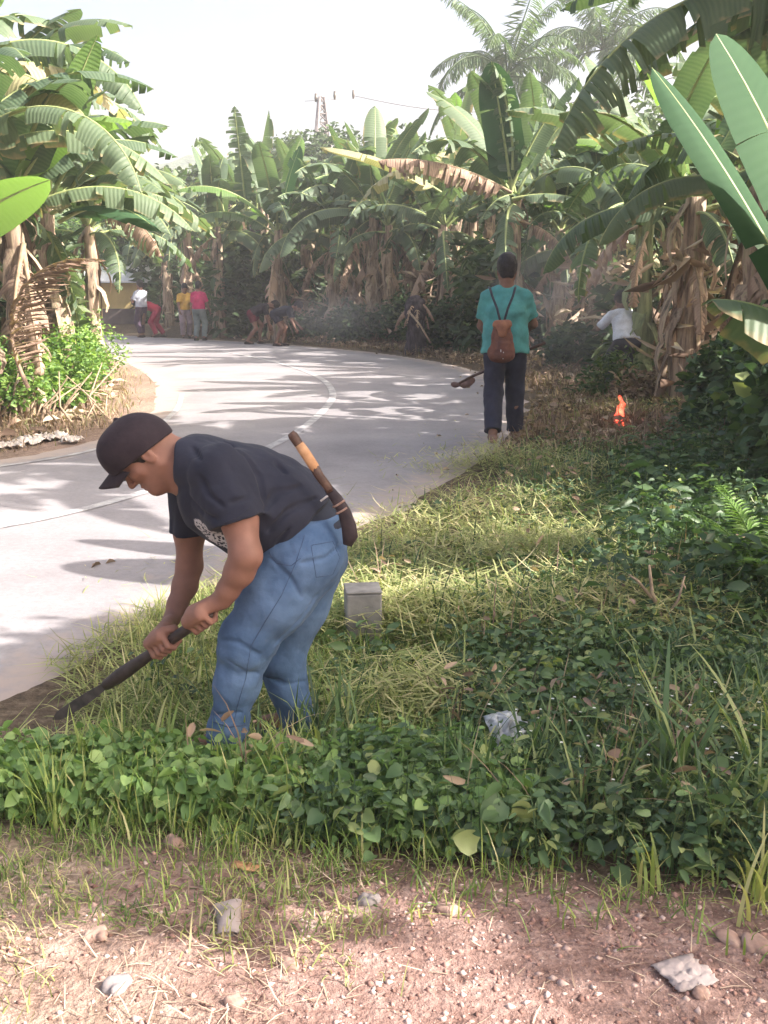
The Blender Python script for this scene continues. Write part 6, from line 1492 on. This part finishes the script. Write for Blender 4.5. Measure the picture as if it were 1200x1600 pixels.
# fern at the right edge
b_ = PG(1185, 985); b_.z = gz(b_.x, b_.y) + .05; fn = empty('fern', tuple(b_), 0, 'bright green fern lit by the sun at the right edge', 'fern')
for i in range(9):
    L_ = .46 + .22 * random.random(); e = R(86 - 5 * i * random.uniform(.5, 1)); az = i * 2.4; Q = []; D = []; Ls = []; mb = MB(); pp = []
    for k in range(17):
        a = e - .9 * (k / 16) ** 1.5; pp.append(Vector((0, 0, 0)) if k == 0 else pp[-1] + Vector((math.cos(a) * math.cos(az), math.cos(a) * math.sin(az), math.sin(a))) * L_ / 16)
    side = Vector((-math.sin(az), math.cos(az), 0))
    for k in range(2, 17):
        for h_ in (0, .5):
            s = k - h_
            for q in (1, -1):
                p0 = pp[k - 1].lerp(pp[k], 1 - h_); Q.append(p0); D.append(side * q + (pp[k] - pp[k - 1]).normalized() * .5); Ls.append(.13 * (1 - (s / 17) ** 1.6) + .015)
    mb.tube(pp, [.003] * 17, 4); V, F, A = leaves(np.array(Q, float), np.array(D, float), rand_dirs(len(Q), (.8, 1)), np.array(Ls), np.array(Ls) * .16, np.full(len(Q), .5))
    n0 = len(mb.V); V = np.vstack([np.array([tuple(v) for v in mb.V]), V]); F = [np.array([p for p in mb.poly if len(p) == 4])] + [x + n0 for x in F]
    mobj('frond', np_mesh('frond', V, F, [M['bush']], True, {'rnd': np.full(len(V), .6)}), fn)
# roots and dry stems of the left bank
rt = empty('root_tangle', tuple(PG(110, 668)), 0, 'tangle of bare pale roots and stalks at the foot of the left bank', 'roots')
for i in range(46):
    x_ = rng.uniform(-1.7, .25); mb = MB(); y_ = rng.uniform(-.2, 1.0) ; z_ = gz(rt.location.x + x_, rt.location.y + y_) - rt.location.z
    mb.tube([(x_ + rng.normal(0, .05), y_ - .1, z_ - .03), (x_ + rng.normal(0, .12), y_ + rng.normal(0, .1), z_ + .25), (x_ + rng.normal(0, .2), y_ + rng.normal(0, .15), z_ + .35 + .3 * rng.random())], [.018, .013, .006], 5); mb.build('stalk', M['twig'], rt)
# blackened stump wrapped in dead leaves with a pole leaning on it
p_ = PY(650, 534, 24.6); z_ = gz(p_.x, p_.y)
M['char'] = mat_noise('blackened dead leaves', [(.3, (.02, .016, .02)), (.7, (.09, .07, .08))], 5, .9, .8, .04, stretch=(4, 4, 1))
stp = empty('banana_stump', (p_.x, p_.y, z_), 0, 'blackened banana stump wrapped in dead leaves left of the man in teal', 'stump')
s = SDF(); s.rc((0, 0, .0), (0, 0, .75), .26, .17, .1); s.el((-.02, -.02, 1.02), (.25, .22, .33), np.eye(3), .08); wf = wrinkle_field(3, 9, (8, 40), (1.2, 1.2, .4)); V, F = s.mesh(.022, lambda X, Y, Z: .035 * wf(X, Y, Z)); mobj('trunk', np_mesh('trunk', V, F, [M['char']]), stp)
for i in range(9):
    o = mobj('dead_leaf', with_mat(D_HANG[i % 5], 'leaf_dry'), stp, Vector((0, 0, 1.15 + .02 * i))); o.rotation_euler = (0, 0, i * 2.4); o.scale = (.42, .42, .42)
a_ = PY(640, 488, 24.0); b_ = PY(673, 529, 23.4); tag((lambda m_: (m_.tube([a_, (a_ + b_) / 2 + Vector((0, 0, .01)), b_ - Vector((0, 0, .1))], .022, 6), m_.build('pole', M['twig']))[1])(MB()), 'pale cut pole leaning on the blackened banana stump', 'pole')

# ------------------------------------------------------------------ the flame and smoke
b_ = PG(967, 672, .05); b_.z = gz(b_.x, b_.y)
def flame_mat():
    m, N, L, b = mat_new('flame'); N.remove(b); v = N.new('ShaderNodeVolumePrincipled'); tc = N.new('ShaderNodeTexCoord'); n = noise(N, L, 16, 3, tc.outputs['Object'])
    v.inputs['Density'].default_value = 1.0; v.inputs['Emission Color'].default_value = (1, .09, .045, 1)
    r = N.new('ShaderNodeMapRange'); r.inputs['From Min'].default_value = .35; r.inputs['From Max'].default_value = .65; r.inputs['To Min'].default_value = 1; r.inputs['To Max'].default_value = 34; L.new(n.outputs['Fac'], r.inputs['Value']); L.new(r.outputs['Result'], v.inputs['Emission Strength'])
    L.new(v.outputs[0], N['Material Output'].inputs['Volume']); return m
M['flame'] = flame_mat()
s = SDF(); s.chain([(0, 0, .0), (.015, 0, .07), (-.015, 0, .15), (.01, 0, .22), (0, 0, .30)], [.036, .042, .026, .034, .006], .02, ((0, 1, 0), .8)); s.chain([(.02, 0, .02), (.05, 0, .07)], [.018, .005], .02)
wf = wrinkle_field(16, 8, (18, 60), (1, 1, .8)); V, F = s.mesh(.006, lambda X, Y, Z: .022 * wf(X, Y, Z) + .012 * np.sin(Z * 60 + X * 50)); V = V * np.array([.95, 1.0, 1.25]); tag(mobj('flame', np_mesh('flame', V, F, [M['flame']]), None, b_), 'small orange flame burning in the dry weeds on the right', 'fire')

def smoke_mat(name, dens, sc_=2.0, seed=0):
    m, N, L, b = mat_new(name); N.remove(b); v = N.new('ShaderNodeVolumePrincipled'); v.inputs['Color'].default_value = (.86, .86, .92, 1); v.inputs['Anisotropy'].default_value = .2
    tc = N.new('ShaderNodeTexCoord'); n = noise(N, L, sc_, 3, tc.outputs['Object']); n.inputs['Distortion'].default_value = .6
    ln = N.new('ShaderNodeVectorMath'); ln.operation = 'LENGTH'; L.new(tc.outputs['Object'], ln.inputs[0])
    a = N.new('ShaderNodeMath'); a.operation = 'SUBTRACT'; L.new(n.outputs['Fac'], a.inputs[0]); L.new(ln.outputs['Value'], a.inputs[1])
    r = N.new('ShaderNodeMapRange'); r.inputs['From Min'].default_value = -.45; r.inputs['From Max'].default_value = .45; r.inputs['To Max'].default_value = dens; L.new(a.outputs[0], r.inputs['Value'])
    L.new(r.outputs['Result'], v.inputs['Density']); L.new(v.outputs[0], N['Material Output'].inputs['Volume']); return m
def smoke(c, size, dens, label, seed=0, rot=0):
    s = SDF(); s.el((0, 0, 0), (1, 1, 1), np.eye(3), .01); V, F = s.mesh(.12)
    o = mobj('smoke', np_mesh('smoke', V, F, [smoke_mat('smoke haze %d' % seed, dens)])); o.location = c; o.scale = size; o.rotation_euler = (0, rot, 0); tag(o, label, kind='stuff')
smoke(PY(530, 495, 26.0), (1.7, 1.0, .8), .16, 'thin smoke drifting past the two bending men', 1)
smoke(PY(905, 470, 14.6), (1.6, 1.0, 1.3), .16, 'thin smoke drifting between the man in teal and the man in white', 2, .3)
hz = MB(); hz.box((0, 250, 19), (640, 640, 46)); m, N, L, b = mat_new('haze'); N.remove(b); v = N.new('ShaderNodeVolumePrincipled'); v.inputs['Color'].default_value = (.93, .93, .97, 1); v.inputs['Density'].default_value = .0019; v.inputs['Anisotropy'].default_value = .3
L.new(v.outputs[0], N['Material Output'].inputs['Volume']); tag(hz.build('haze', m, None, False), kind='stuff')

tree(3.45, 2.72, 4.6, 1.1, 17000, .14, 'small tree out of view on the right, shading the man in the cap', 'trees out of view on the right', 'tree_leaf', 801, .45, 10)

dpf = with_mat2(FR[2], 'dry_weed')
p_ = PY(44, 606, 10.6); df = empty('dead_palm_frond', (p_.x, p_.y, p_.z), 0, 'dry brown palm frond hanging upright at the left edge of the view', 'palm frond')
o = mobj('frond', dpf, df); o.rotation_euler = (0, R(-78), R(-14)); o.scale = (.42, .72, .55)

tree(6.0, 2.0, 4.7, 1.3, 10000, .16, 'broadleaf tree out of view on the right, shading the weeds at the front', 'trees out of view on the right', 'tree_leaf', 802, .45, 11)

p_ = PY(958, 560, 13.9); bush(p_.x, p_.y, .7, .55, 1300, .10, 'tree_leaf', 'low thin shrub before the man in white', 'shrubs under the banana rows', .35, .55, 6, seed=690)
p_ = PY(1000, 580, 12.9); bush(p_.x, p_.y, .45, .38, 1500, .10, 'dry_weed', 'low withered brown shrub between the flame and the stout brown trunk', 'shrubs under the banana rows', .35, .5, 6, seed=691)
